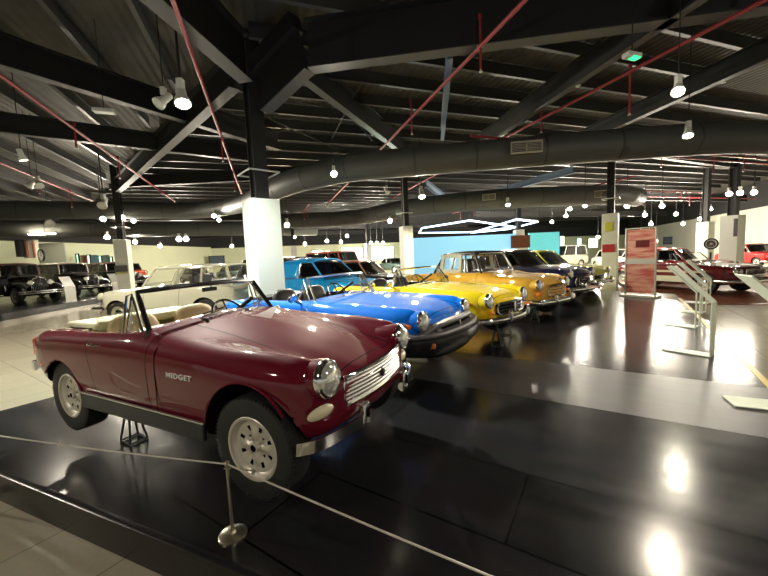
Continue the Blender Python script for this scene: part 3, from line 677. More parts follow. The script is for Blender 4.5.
spot_fixture(422, 197, 3.9, 'large warm yellow lit spotlight above the yellow roadster', 'lampwarm', (1.8, 11.5, 0), 1000, sc=1.7, col=(1, .88, .62), angle=168)
spot_fixture(390, 221, 3.7, 'pale green lit spotlight over the blue roadster', 'lampgreen', (.8, 8, .9), 260, sc=1.7, col=(.85, 1, .85), angle=120)
spot_fixture(508, 205, 3.9, 'lit spotlight in front of the light triangles', 'lampwhite', (5.4, 14.5, 0), 1000, sc=1.5, angle=165)
spot_fixture(287, 225, 3.9, 'warm amber lit spotlight just right of near column', 'lampwarm', (-4, 14, .5), 500, sc=2.2, col=(1, .8, .5), angle=130)
for (u, v, z, s, lab) in [(585, 205, 3.9, 1.6, 'lit spotlight just left of the column behind lime coupe'), (627, 206, 3.9, 1.6, 'lit spotlight just right of the column behind lime coupe'), (645, 215, 3.7, 1.5, 'lit spotlight above the left half of red banner'), (662, 206, 3.9, 1.6, 'lit spotlight high above the right edge of red banner'),
        (710, 209, 3.9, 1.6, 'lone lit spotlight left of the triple cluster at right'), (729, 194, 3.9, 1.5, 'leftmost lamp of the bright triple cluster at right'), (740, 193, 3.9, 1.5, 'middle lamp of the bright triple cluster at right'), (754, 192.5, 3.9, 1.5, 'rightmost lamp of the bright triple cluster at right'),
        (683, 224, 3.3, 1.5, 'lit spotlight low over the dark red convertible'), (651, 224, 3.3, 1.5, 'lit spotlight just above the red banner top'), (641, 231, 3.1, 1.2, 'small lamp touching the upper left of red banner'), (631, 234, 3.0, 1.2, 'small lit lamp left of red banner top')]:
    Q = gp(u, v, z); tgt = Q+Vector((-2.5, -3, -Q.z)) if u < 700 else Vector((Q.x-2, Q.y-4.5, 0))
    spot_fixture(u, v, z, lab, 'lampwhite', (Q.x*.7, Q.y*.7, 1.6), (150 if Q.y < 19 else 240) if Q.y < 26 else 600, sc=s*1.1, angle=170)
for (u, v, z, s, lab) in [(103, 219, 3.9, 1.4, 'leftmost lamp of the trio above the left column'), (122, 218, 3.9, 1.6, 'brightest lamp of the trio above the left column'), (133.5, 221, 3.9, 1.2, 'rightmost lamp of the trio above the left column'), (118, 227, 3.6, 1.2, 'lamp on the dark steel just over the left column'),
        (107, 237, 3.6, 1.8, 'small lit lamp left of the left column'), (135, 242, 3.5, 1.8, 'small lit lamp right of the left column'), (160, 246, 3.3, 1.8, 'small lit lamp low over the cream wagon bonnet'), (179, 239, 3.6, 2.2, 'left one of paired lamps above the cream wagon'), (186, 239, 3.6, 2.2, 'right one of paired lamps above the cream wagon'),
        (214, 216, 3.9, 1.2, 'upper lamp of the pair left of near column'), (219, 220, 3.9, 1.2, 'lower lamp of the pair left of near column')]:
    Q = gp(u, v, z); tgt = Vector((Q.x+3, Q.y-3.5, 0))
    spot_fixture(u, v, z, lab, 'lampwhite', (Q.x*.7, Q.y*.7, 1.6), 300 if Q.y < 20 else 600, sc=s*1.1, angle=170)
for (u, v) in [(294, 237), (305, 244), (327, 241), (341, 242), (371, 243), (377, 243), (383, 243), (347, 236), (232, 246), (570, 209), (598, 237), (566, 216), (552, 222), (610, 226), (700, 219), (676, 214), (656, 241)]:
    dd = ray(u, v); Yf = 34 if v > 230 else 24
    spot_fixture(u, v, H+dd.z/dd.y*Yf, 'small lit lamp glowing far back under the dark roof', 'lampwhite' if (u % 2) else 'lampwarm', (dd.x/dd.y*(Yf-6), Yf-6, 1.0), 550, sc=1.8 if v > 230 else 1.4, kind='POINT', group='far spotlights under the roof', detail=False)
# fill spotlights added behind and beside the viewer to brighten floor and cars
for i, (x, y, t, pw) in enumerate([(-4.6, -1.2, (-3, 2, 0), 90), (1.8, -2.2, (0, 2, 0), 70), (-8.2, 3.6, (-7, 5, 0), 330), (-7.5, 7.6, (-7, 8.5, 0), 300), (6.5, 0.5, (6, 4, 0), 130)]):
    p = Vector((x, y, 4.0)); ax = (Vector(t)-p).normalized(); o = empty('spotlight', p)
    b = MB(); b.lathe([(.0, -.24), (.045, -.23), (.05, -.10), (.075, -.04), (.080, 0), (.070, 0), (.066, -.03)], (0, 0, 0), ax, 16); b.build('lamp_housing', 'fixture', o)
    b = MB(); b.lathe([(.068, -.012), (.03, -.004), (0, -.002)], (0, 0, 0), ax, 16); b.build('lamp_lens', 'lampwarm', o)
    b = MB(); b.tube([-ax*.12, EZ*2.24], .008, 5); b.build('suspension_rod', 'steel', o)
    tag(o, ['lit spotlight over the tiled floor behind the viewer, left', 'lit spotlight over the tiled floor behind the viewer, right', 'lit spotlight over the beige floor left of maroon roadster', 'lit spotlight over the beige floor behind the cream wagon nose', 'lit spotlight over the open floor right of the sign stands'][i], 'spotlight')
    l = light('SPOT', p+ax*.03, pw*1.2, (1, .9, .74), .08, t, 150); l.parent = o; l.matrix_parent_inverse = Matrix.Translation(-p)
# unlit fittings
spot_fixture(102, 206, 3.95, 'unlit white spotlight hanging on a rod left of centre', 'fixture', (-9, 9, 0), 0, sc=2.0)
spot_fixture(50, 224, 3.9, 'unlit white spotlight hanging low over the vintage cars', 'fixture', (-10, 12, 0), 0, sc=2.4)
spot_fixture(28, 187, 4.1, 'unlit white spotlight, left of a pair at far left', 'fixture', (-12, 8, 0), 0, sc=1.3)
spot_fixture(40, 186, 4.1, 'unlit white spotlight, right of a pair at far left', 'fixture', (-6, 8, 0), 0, sc=1.3)
spot_fixture(388, 193, 3.9, 'unlit white spotlight hanging under the duct bend', 'fixture', (2, 9, 0), 0, sc=1.2)
spot_fixture(158, 104, 4.15, 'unlit twin head beside the green glowing lamp', 'fixture', (-5, 3, 1), 0, sc=1.2)
def ceiling_box(u, v, z, d, lab, strip=None, cat='emergency light'):
    p = gp(u, v, z); b = MB(); b.box((0, 0, 0), d); o = b.build('emergency_light', 'fixture', smooth=False, bevel=.012); o.location = p; o.rotation_euler.z = R(18)
    if strip: b = MB(); b.box((0.02, -.02, -d[2]/2), (d[0]*.5, d[1]*.7, .02)); b.build('indicator_strip', strip, o, smooth=False)
    b = MB(); b.tube([(0, 0, d[2]/2), (0, 0, 6.24-z)], .008, 5); b.build('suspension_rod', 'steel', o); tag(o, lab, cat)
ceiling_box(632, 56, 4.35, (.26, .12, .07), 'white emergency fitting glowing green hanging by red drop pipe', 'exitgreen')
ceiling_box(104, 111, 4.6, (.34, .16, .07), 'white box fitting hanging under the left dark beam')
p = gp(578, 85, 5.0); b = MB(); b.lathe([(.0, .03), (.05, .02), (.055, -.01), (.03, -.04), (0, -.045)], p, (0, 0, 1), 14); o = b.build('smoke_detector', 'fixture'); tag(o, 'small round smoke detector near the green exit fitting', 'smoke detector')
b = MB(); p = gp(42, 234, 4.0); b.box((0, 0, 0), (1.5, .25, .06)); o = b.build('strip_lamp', 'lampwarm', smooth=False); o.location = p; tag(o, 'amber strip lamp under the dark roof at far left', 'lamp')
# LED triangles
P3 = [tuple(gp(400+x/4.8, 160+y/4.8, 3.75)) for x, y in ((90, 350), (335, 290), (660, 296), (550, 285), (460, 325), (105, 325))]
def ledtube(loop, lab):
    b = MB(); b.tube(loop, .055, 8, closed=True); o = b.build('light_triangle', 'led')
    f = MB()
    for p in loop: f.tube([Vector(p), Vector((p[0], p[1], 5.9))], .01, 4)
    f.build('suspension_wire', 'steel', o); tag(o, lab, 'light fixture')
def g3(x, y, z=3.75): return tuple(gp(400+x/4.8, 160+y/4.8, z))
ledtube([g3(92, 350), g3(105, 327), g3(335, 290), g3(560, 322), g3(330, 347)], 'left hanging white light tube triangle over the blue wall')
ledtube([g3(340, 350), g3(560, 285), g3(660, 296), g3(600, 312), g3(520, 332)], 'right hanging white light tube triangle over the blue wall')
# ================================================================== CARS
def make_body(root, stations, arches, mats, cockpit=None, panels=(), bowf=None, dark_top=None, nx=5, ns=4, back_y=.44):
    me = shell_mesh(stations, bowf or (lambda x: 0), nx, ns); cut = []
    for (x, z, r) in arches:
        cut.append(cyl_mesh(x, z, r, -1.2, -back_y)); cut.append(cyl_mesh(x, z, r, back_y, 1.2))
    if cockpit: x0, x1, y, z0, rr = cockpit; cut.append(rbox_mesh(x0, x1, y, z0, 1.5, rr))
    me = bool_cut(me, cut)
    def cls(c):
        for (x, z, r) in arches:
            if math.hypot(c.x-x, c.z-z) <= r+.003 and abs(c.y) > back_y-.01: return 1
        if cockpit and x0-.002 <= c.x <= x1+.002 and abs(c.y) <= y+.002 and c.z > z0-.01: return 2
        if dark_top and dark_top[0] < c.x < dark_top[1] and abs(c.y) < dark_top[2] and c.z > dark_top[3]: return 1
        return 0
    return split_panels(me, list(panels), cls, mats, root)
def side_panels(xr_t, xr_b, xf, zlow, ztop=.8, hoodx=(-.86, .33), hoody=.37, boot=None, hoodz=.58):
    P = []
    for s in (-1, 1):
        P.append(('door', [((xr_b, 0, zlow), (ztop-zlow, 0, -(xr_t-xr_b))), ((xf, 0, 0), (-1, 0, 0)), ((0, 0, zlow), (0, 0, 1))],
                  (lambda s: (lambda c: c.y*s > .50 and xr_t-.12 < c.x < xf+.1 and c.z > zlow-.05))(s)))
    P.append(('bonnet', [((hoodx[0], 0, 0), (1, 0, 0)), ((hoodx[1], 0, 0), (-1, 0, 0)), ((0, hoody, 0), (0, -1, 0)), ((0, -hoody, 0), (0, 1, 0))],
              lambda c: c.z > hoodz and hoodx[0]-.08 < c.x < hoodx[1]+.08 and abs(c.y) < hoody+.05))
    if boot: P.append(('boot_lid', [((boot[0], 0, 0), (1, 0, 0)), ((boot[1], 0, 0), (-1, 0, 0)), ((0, boot[2], 0), (0, -1, 0)), ((0, -boot[2], 0), (0, 1, 0))],
              lambda c: c.z > .60 and boot[0]-.08 < c.x < boot[1]+.08 and abs(c.y) < boot[2]+.05))
    return P

# ---------------------------------------------- 1. maroon roadster with MIDGET lettering
root = empty('roadster_car', (-.45, 2.40, .36), R(-26.3))
tag(root, 'dark maroon open two seat roadster lettered MIDGET, nearest the rope barrier', 'car')
ST = [(.455, .44, .34, .40, .50, .40, .54, .34, .565, .24, .575, .58), (.43, .37, .50, .575, .49, .575, .60, .505, .68, .345, .60, .605), (.36, .34, .56, .64, .50, .638, .68, .515, .762, .355, .635, .645),
      (.20, .32, .60, .67, .50, .665, .70, .54, .788, .37, .685, .70), (0, .30, .63, .688, .50, .682, .70, .58, .80, .40, .735, .76), (-.35, .28, .64, .695, .52, .688, .725, .595, .805, .42, .80, .835),
      (-.75, .27, .64, .695, .54, .688, .735, .61, .822, .46, .85, .895), (-1.02, .27, .64, .695, .54, .688, .74, .62, .835, .50, .87, .905), (-1.25, .27, .64, .695, .54, .688, .74, .62, .828, .52, .835, .84),
      (-1.75, .27, .64, .695, .54, .688, .735, .62, .805, .52, .805, .81), (-2.1, .31, .64, .692, .54, .682, .73, .60, .795, .50, .80, .81), (-2.42, .36, .62, .685, .54, .678, .71, .58, .775, .44, .77, .775),
      (-2.60, .43, .58, .665, .56, .655, .70, .57, .770, .38, .755, .76), (-2.69, .46, .54, .63, .57, .62, .69, .54, .752, .36, .74, .745), (-2.72, .51, .45, .56, .58, .55, .67, .48, .72, .3, .71, .715)]
bow = lambda x: .08*max(0, min(1, (x+.1)/.5)) if x > -.1 else (-.10*max(0, min(1, (-x-2.2)/.5)))
make_body(root, ST, [(-.02, .318, .335), (-2.035, .275, .312)], ['maroon', 'black', 'creamvinyl'], (-1.98, -1.06, .54, .33, .12),
          side_panels(-1.61, -1.51, -.866, .385, .78, (-.84, .335), .37, (-2.52, -2.08, .40)), bow)
for s in (-1, 1):
    b = MB(); b.tube(CR([(-.772, s*.697, .38), (-.772, s*.698, .54), (-.772, s*.690, .735), (-.772, s*.645, .800)], 5), .0032, 6)
    b.build('shut_line', 'black', root)
for s in (-1, 1):
    b = MB(); b.box((-1.025, s*.692, .322), (1.36, .03, .105)); q = b.build('sill', 'sill', root, bevel=.008)
    b = MB(); b.box((-1.025, s*.702, .382), (1.38, .012, .010)); b.build('sill_trim', 'dullchrome', q)
add_wheels(root, [(0, -.60, .287), (-2.03, -.575, .287), (0, .60, .287), (-2.03, .575, .287)])
for s in (-1, 1): headlight(root, .395, s*.495, .665, .094, 'maroon', .42)
gob, GP = grille_slats(root, .455, .375, .470, .630, .045, 7, 26, .0, corner=.05, m='brightslat', fm='chrome')
b = MB(); b.lathe([(.028, 0), (.028, .012), (.02, .018), (0, .02)], (.458, 0, .553), (1, 0, 0), 8); b.build('badge', 'trimblack', gob)
# half bumpers with overriders
for s in (-1, 1):
    bb = bumper_bar(root, [(.325, s*.695, .372), (.35, s*.665, .368), (.395, s*.60, .365), (.44, s*.46, .365), (.475, s*.30, .37), (.485, s*.22, .375)][::s], .032, .02)
    ov = block_overrider(bb, .485, s*.285, .405, (.045, .055, .125)); b = MB(); b.box((.510, s*.285, .415), (.016, .012, .06)); b.build('overrider_pad', 'black', ov)
    b = MB(); 
    rows = [[(.425-.08*((s*.55+ .085*math.cos(a)*q)/.6)**2+.02+.02*math.sqrt(1-q*q), s*.545+.088*math.cos(a)*q, .50+.036*math.sin(a)*q) for a in [2*PI*k/16 for k in range(17)]] for q in (1, .8, .5, .01)]
    b.grid(rows); b.build('indicator_lamp', 'palelens', root)
    b = MB(); b.box((-2.575, s*.622, .64), (.06, .05, .16)); b.build('tail_lamp', 'redlens', root, bevel=.02)
    b = MB(); b.lathe([(.02, 0), (.02, .016), (0, .018)], (-2.35, s*.672, .52), (0, s, 0), 12); b.build('side_reflector', 'amber', root)
bumper_bar(root, [(-2.60, -.63, .47), (-2.70, -.56, .465), (-2.76, 0, .465), (-2.70, .56, .465), (-2.60, .63, .47)], .04, .02, 'rear_bumper')
# arch lips, chrome strips, door handle
for s in (-1, 1):
    for (x, z, r_, a0, a1) in ((-.02, .318, .338, 36, 188), (-2.035, .275, .315, 0, 150)):
        b = MB(); b.tube([(x+r_*math.cos(R(a)), s*.688, z+r_*math.sin(R(a))) for a in range(a0, a1+1, 8)], .008, 6); b.build('arch_lip', 'maroon', root)
for s in (-1, 1):
    b = MB(); b.tube([(-1.57, s*.680, .752), (-1.52, s*.708, .757), (-1.46, s*.708, .757), (-1.44, s*.680, .752)], .008, 6); b.build('door_handle', 'chrome', root)
def lettering(txt, parent, p, rot, size, m, name, ext=.002):
    c = bpy.data.curves.new(name, 'FONT'); c.body = txt; c.size = size; c.extrude = ext; c.align_x = 'CENTER'; c.space_character = 1.15; c.offset = size*.018
    o = bpy.data.objects.new(name, c); COL.objects.link(o); c.materials.append(M[m]); bpy.context.view_layer.update(); me = bpy.data.meshes.new_from_object(o.evaluated_get(bpy.context.evaluated_depsgraph_get())); bpy.data.objects.remove(o); o = bpy.data.objects.new(name, me); COL.objects.link(o); o.parent = parent; o.location = p; o.rotation_euler = rot; return o
lettering('MIDGET', root, (-.535, -.7005, .620), (R(86), 0, 0), .044, 'white', 'badge_lettering').scale = (1.35, 1, 1)
# windscreen, quarter lights, door glass
windscreen(root, -.98, .575, .815, -1.185, .525, 1.115, .11, 'trimblack', .018)
b = MB()
for s in (-1, 1): b.tube([(-.955, s*.615, .80), (-.97, s*.60, .86)], .022, 8); b.lathe([(.035, 0), (.03, .02), (.0, .028)], (-.96, s*.61, .80), (0, 0, 1), 12)
b.build('windscreen_foot', 'chrome', root)
for s in (-1, 1):
    b = MB(); b.tube([(-1.01, s*.60, .81), (-1.235, s*.535, 1.10), (-1.27, s*.55, 1.09), (-1.25, s*.615, .80)], .008, 6)
    b.tube([(-1.215, s*.55, 1.085), (-1.205, s*.615, .80)], .007, 6); q = b.build('quarterlight_frame', 'chrome', root)
    b = MB(); b.grid([[(-1.02, s*.60, .82), (-1.21, s*.615, .81)], [(-1.2, s*.54, 1.08), (-1.22, s*.545, 1.085)]]); b.build('quarterlight_glass', 'sideglass', q, solid=.004)
    if s == -1:
        b = MB(); rows = []
        for i in range(7):
            t = i/6; rows.append([(-1.27-(.36*(1-max(0, t-.55)**2*2.2))*j/6, s*(.615-.055*t), .80+.255*t-.03*(j/6)*t) for j in range(7)])
        b.grid(rows); b.build('door_glass', 'sideglass', root, solid=.004)
b = MB(); b.tube([(-1.10, 0, 1.12), (-1.10, 0, 1.09)], .006, 6); b.box((-1.12, 0, 1.085), (.02, .13, .035)); b.build('rear_view_mirror', 'trimblack', root, bevel=.01)
for y in (-.28, .12):
    b = MB(); b.tube([(-.80, y, .885), (-.84, y-.02, .905), (-.96, y+.26, .925)], .006, 6); b.tube([(-.90, y+.02, .92), (-1.0, y+.36, .94)], .005, 5); b.lathe([(.016, 0), (.012, .03), (0, .035)], (-.80, y, .872), (0, 0, 1), 10); b.build('wiper', 'trimblack', root)
# cabin
b = MB(); b.box((-1.14, 0, .76), (.20, 1.06, .17)); 
for y in (.36, .22): b.lathe([(.05, 0), (.05, .012), (.0, .012)], (-1.24, y, .77), (-1, 0, 0), 20)
b.build('dashboard', 'trimblack', root, bevel=.03)
b = MB(); b.box((-1.5, 0, .42), (.9, .16, .2)); b.build('transmission_tunnel', 'creamvinyl', root, bevel=.04)
b = MB(); b.box((-1.07, 0, .835), (.12, 1.02, .02)); b.build('cowl_cover', 'trimblack', root, bevel=.01)
for y in (-.27, .29): seat(root, -1.48, y, .50, 'tan', False, .40, .34)
steering(root, -1.34, .36, .79, .175, 30)
b = MB(); b.box((-2.10, 0, .815), (.52, .98, .055)); b.tube([(-1.87, -.47, .835), (-1.87, .47, .835)], .03, 10); b.build('hood_cover', 'creamvinyl', root, bevel=.02)
b = MB(); b.tube(CR([(-1.86, -.53, .815), (-2.36, -.46, .805), (-2.44, 0, .815), (-2.36, .46, .805), (-1.86, .53, .815)], 6), .008, 6); b.build('hood_rail', 'chrome', root)
b = MB(); b.box((-1.0, 0, .31), (1.9, .9, .06)); b.tube([(0, -.5, .26), (0, .5, .26)], .03, 8); b.tube([(-2.03, -.5, .28), (-2.03, .5, .28)], .035, 8); b.tube([(-2.5, .3, .25), (-.3, .2, .22)], .03, 8); b.build('chassis', 'black', root)

# ---------------------------------------------- MG-type roadsters: blue, yellow
def bigger_roadster(pose, colour, label, kind):
    root = empty('roadster_car', pose[:3], R(pose[3])); tag(root, label, 'car')
    ST = [(.60, .44, .40, .47, .50, .47, .56, .41, .595, .28, .61, .615), (.565, .36, .56, .65, .50, .645, .64, .575, .735, .41, .66, .665), (.45, .33, .63, .715, .50, .71, .68, .585, .785, .42, .715, .72),
          (.2, .31, .68, .748, .50, .74, .69, .62, .79, .46, .755, .77), (-.3, .28, .70, .758, .52, .75, .70, .64, .80, .50, .80, .82), (-.75, .28, .70, .76, .54, .75, .72, .66, .805, .53, .82, .85),
          (-.98, .28, .70, .76, .54, .75, .73, .67, .81, .55, .83, .855), (-1.2, .28, .70, .76, .54, .75, .73, .67, .805, .55, .81, .81), (-1.9, .28, .70, .76, .54, .75, .73, .66, .79, .54, .79, .79),
          (-2.4, .31, .70, .755, .54, .745, .72, .65, .78, .52, .78, .785), (-2.9, .38, .65, .71, .54, .70, .69, .60, .75, .42, .745, .75), (-3.05, .44, .58, .65, .54, .64, .66, .55, .71, .36, .71, .71), (-3.12, .5, .45, .55, .56, .54, .62, .45, .66, .3, .66, .66)]
    bw = lambda x: .10*max(0, min(1, (x+.2)/.7)) if x > -.2 else (-.10*max(0, min(1, (-x-2.5)/.5)))
    make_body(root, ST, [(0, .30, .345), (-2.31, .29, .33)], [colour, 'black', 'black'], (-2.05, -1.08, .58, .33, .12),
              side_panels(-1.98, -1.86, -.98, .36, .78, (-.80, .50), .45, (-2.9, -2.3, .46)), bw)
    add_wheels(root, [(0, -.62, .29), (-2.31, -.61, .29), (0, .62, .29), (-2.31, .61, .29)], .30, .185, .165, 'rostyle')
    for s in (-1, 1): headlight(root, .535, s*.565, .655, .098, colour, .34)
    windscreen(root, -.93, .62, .80, -1.13, .56, 1.10, .12, 'dullchrome' if kind == 'blue' else 'chrome', .015)
    for s in (-1, 1):
        b = MB(); b.tube([(-1.0, s*.65, .80), (-1.18, s*.57, 1.08), (-1.22, s*.66, .80)], .009, 6); q = b.build('quarterlight_frame', 'chrome', root)
        b = MB(); b.grid([[(-1.0, s*.65, .80), (-1.2, s*.66, .80)], [(-1.16, s*.575, 1.06), (-1.18, s*.575, 1.07)]]); b.build('quarterlight_glass', 'sideglass', q, solid=.004)
        b = MB(); b.tube([(-1.1, s*.72, .79), (-1.1, s*.80, .83)], .008, 6); rows = [[(-1.1+.03*math.cos(a)*q-.03, s*.82+.07*math.sin(a)*q*1.0, .87+.05*math.cos(a)*q) for a in [2*PI*k/16 for k in range(17)]] for q in (.01, .6, 1)]
        b.grid(rows); b.build('door_mirror', 'chrome', root, solid=.02)
        b = MB(); b.box((.30, s*.725, .62), (.10, .03, .04)) if kind == 'yellow' else b.box((.42, s*.705, .62), (.09, .04, .04)); b.build('side_marker', 'amber', root, bevel=.01)
    for y in (-.30, .30): seat(root, -1.62, y, .50, 'darkleather', False, .44, .36)
    b = MB(); b.box((-1.17, 0, .72), (.18, 1.12, .16)); b.build('dashboard', 'trimblack', root, bevel=.03)
    steering(root, -1.40, .30, .80, .185, 30)
    b = MB(); b.box((-2.22, 0, .79), (.40, 1.10, .06)); b.build('hood_cover', 'trimblack', root, bevel=.025)
    for y in (-.25, .2): b = MB(); b.tube([(-.78, y, .84), (-.82, y, .87), (-.92, y+.3, .90)], .006, 6); b.tube([(-.88, y+.1, .88), (-.95, y+.42, .90)], .005, 5); b.build('wiper', 'trimblack', root)
    b = MB(); b.box((-1.15, 0, .31), (2.2, 1.0, .06)); b.tube([(0, -.5, .27), (0, .5, .27)], .035, 8); b.tube([(-2.31, -.5, .28), (-2.31, .5, .28)], .04, 8); b.build('chassis', 'black', root)
    if kind == 'blue':      # black rubber bumper wrapped round the nose
        b = MB()
        path = CR([(.10, -.775, .47), (.35, -.77, .47), (.55, -.70, .465), (.68, -.45, .46), (.73, 0, .46), (.68, .45, .46), (.55, .70, .465), (.35, .77, .47), (.10, .775, .47)], 6)
        b.sweep(path, [(-.14, .07), (-.10, -.13), (.0, -.15), (.05, -.10), (.075, -.02), (.07, .03), (.02, .06)], 0)
        bp = b.build('rubber_bumper', 'trimblack', root, sharp=50)
        b = MB(); b.sweep([(p.x-.01 if abs(p.y) < .7 else p.x, p.y, .525) for p in path], [(-.05, -.012), (.045, -.03), (.055, 0), (.04, .018), (-.05, .02)]); b.build('bumper_lip', 'greyrubber', bp)
        b = MB(); path = CR([(.52, -.66, .50), (.60, -.50, .585), (.645, -.34, .61), (.665, 0, .615), (.645, .34, .61), (.60, .50, .585), (.52, .66, .50)], 6)
        b.sweep(path, [(-.04, -.02), (.03, -.025), (.04, 0), (.03, .02), (-.04, .02)]); b.build('upper_bar', 'greyrubber', bp)
        b = MB(); b.grid([[(.62-.08*(y/.5)**2, y, z) for y in [-.5+.1*k for k in range(11)]] for z in (.46, .61)]); b.build('grille', 'black', bp)
        b = MB(); b.sweep([(.69, 0, .50), (.675, 0, .615)], [(-.012, -.01), (.012, -.01), (.012, .02), (-.012, .02)], up=(1, 0, 0)); b.build('grille_divider', 'dullchrome', bp)
        for s in (-1, 1):
            b = MB(); b.sweep([(.67, s*.40, .49), (.60, s*.46, .60)], [(-.03, -.015), (.03, -.015), (.03, .02), (-.03, .02)], up=(1, 0, 0)); b.build('grille_web', 'greyrubber', bp)
        for s in (-1, 1): b = MB(); b.box((.652, s*.60, .435), (.05, .13, .055), 0, Matrix.Rotation(-s*R(28), 3, 'Z')); b.build('indicator_lamp', 'amber', bp, bevel=.012)
        b = MB(); b.sweep(CR([(.35, -.70, .33), (.60, -.45, .30), (.66, 0, .29), (.60, .45, .30), (.35, .70, .33)], 5), [(-.08, -.03), (.03, -.03), (.03, .04), (-.08, .04)]); b.build('front_valance', 'black', root)
    else:
        gob, GPq = grille_slats(root, .625, .42, .44, .61, .045, 4, 0, 0, corner=.12, m='trimblack', fm='chrome')
        b = MB(); b.box((.64, 0, .53), (.02, .045, .14)); b.build('grille_divider', 'chrome', gob, bevel=.008)
        bb = bumper_bar(root, [(.05, -.79, .40), (.35, -.785, .395), (.55, -.70, .39), (.68, -.40, .39), (.715, 0, .39), (.68, .40, .39), (.55, .70, .39), (.35, .785, .395), (.05, .79, .40)], .045, .02)
        for s in (-1, 1):
            overrider(bb, .70, s*.28, .43, .10)
            b = MB(); b.box((.572, s*.56, .495), (.05, .16, .05), 0, Matrix.Rotation(-s*R(24), 3, 'Z')); b.build('indicator_lamp', 'amber', root, bevel=.012)
            b = MB(); b.tube([(-.30, s*.755, .64), (.25, s*.745, .63)], .004, 5); b.build('side_trim', 'black', root)
    return root
bigger_roadster((.27, 4.27, .32, -34.7), 'blue', 'bright blue open roadster with a black rubber bumper', 'blue')
bigger_roadster((1.47, 5.55, .32, -44.9), 'yellow', 'bright yellow open roadster with chrome bumper behind blue one', 'yellow')

# ---------------------------------------------- generic full size cars
def gen_stations(Fo, Ro, wb, hw, zh, zbelt, zd, zb=.28, nose=.5, cowl=-.75, fin=0., round_=1.):
    W = hw
    return [(Fo, zb+.16, W*.45, W*.58, nose, W*.58, zh*.74, W*.5, zh*.80, W*.34, zh*.81, zh*.82), (Fo-.06, zb+.07, W*.72, W*.85, nose, W*.84, zh*.82, W*.74, zh*.90, W*.5, zh*.87, zh*.88),
            (Fo-.22, zb+.02, W*.84, W*.95, nose+.02, W*.94, zh*.87, W*.80, zh*.965, W*.54, zh*(.95-.03*round_), zh*.95), (0, zb, W*.90, W*.99, nose+.03, W*.98, zh*.9, W*.82, zh*.99, W*.56, zh*(1.0-.03*round_), zh*1.01),
            (-.4, zb, W*.92, W, .56, W*.985, zh*.9, W*.84, zh, W*.58, zh*1.01, zh*1.04), (cowl, zb, W*.92, W, .56, W*.985, zbelt*.88, W*.85, zbelt, W*.62, zbelt*1.02, zbelt*1.03),
            (cowl-.5, zb, W*.92, W, .56, W*.985, zbelt*.88, W*.86, zbelt, W*.66, zbelt, zbelt), (-wb*.75, zb, W*.92, W, .56, W*.985, zbelt*.88, W*.86, zbelt, W*.66, zbelt, zbelt),
            (-wb, zb+.02, W*.92, W, .56, W*.98, zd*.9, W*.85, zd+fin, W*.62, zd, zd), (-wb-Ro*.6, zb+.06, W*.86, W*.96, .56, W*.95, zd*.87, W*.82, zd*.97+fin, W*.56, zd*.96, zd*.97),
            (-wb-Ro*.92, zb+.12, W*.78, W*.88, .56, W*.87, zd*.80, W*.76, zd*.88+fin*.8, W*.5, zd*.86, zd*.87), (-wb-Ro, zb+.2, W*.6, W*.72, .58, W*.71, zd*.72, W*.6, zd*.76, W*.4, zd*.76, zd*.76)]
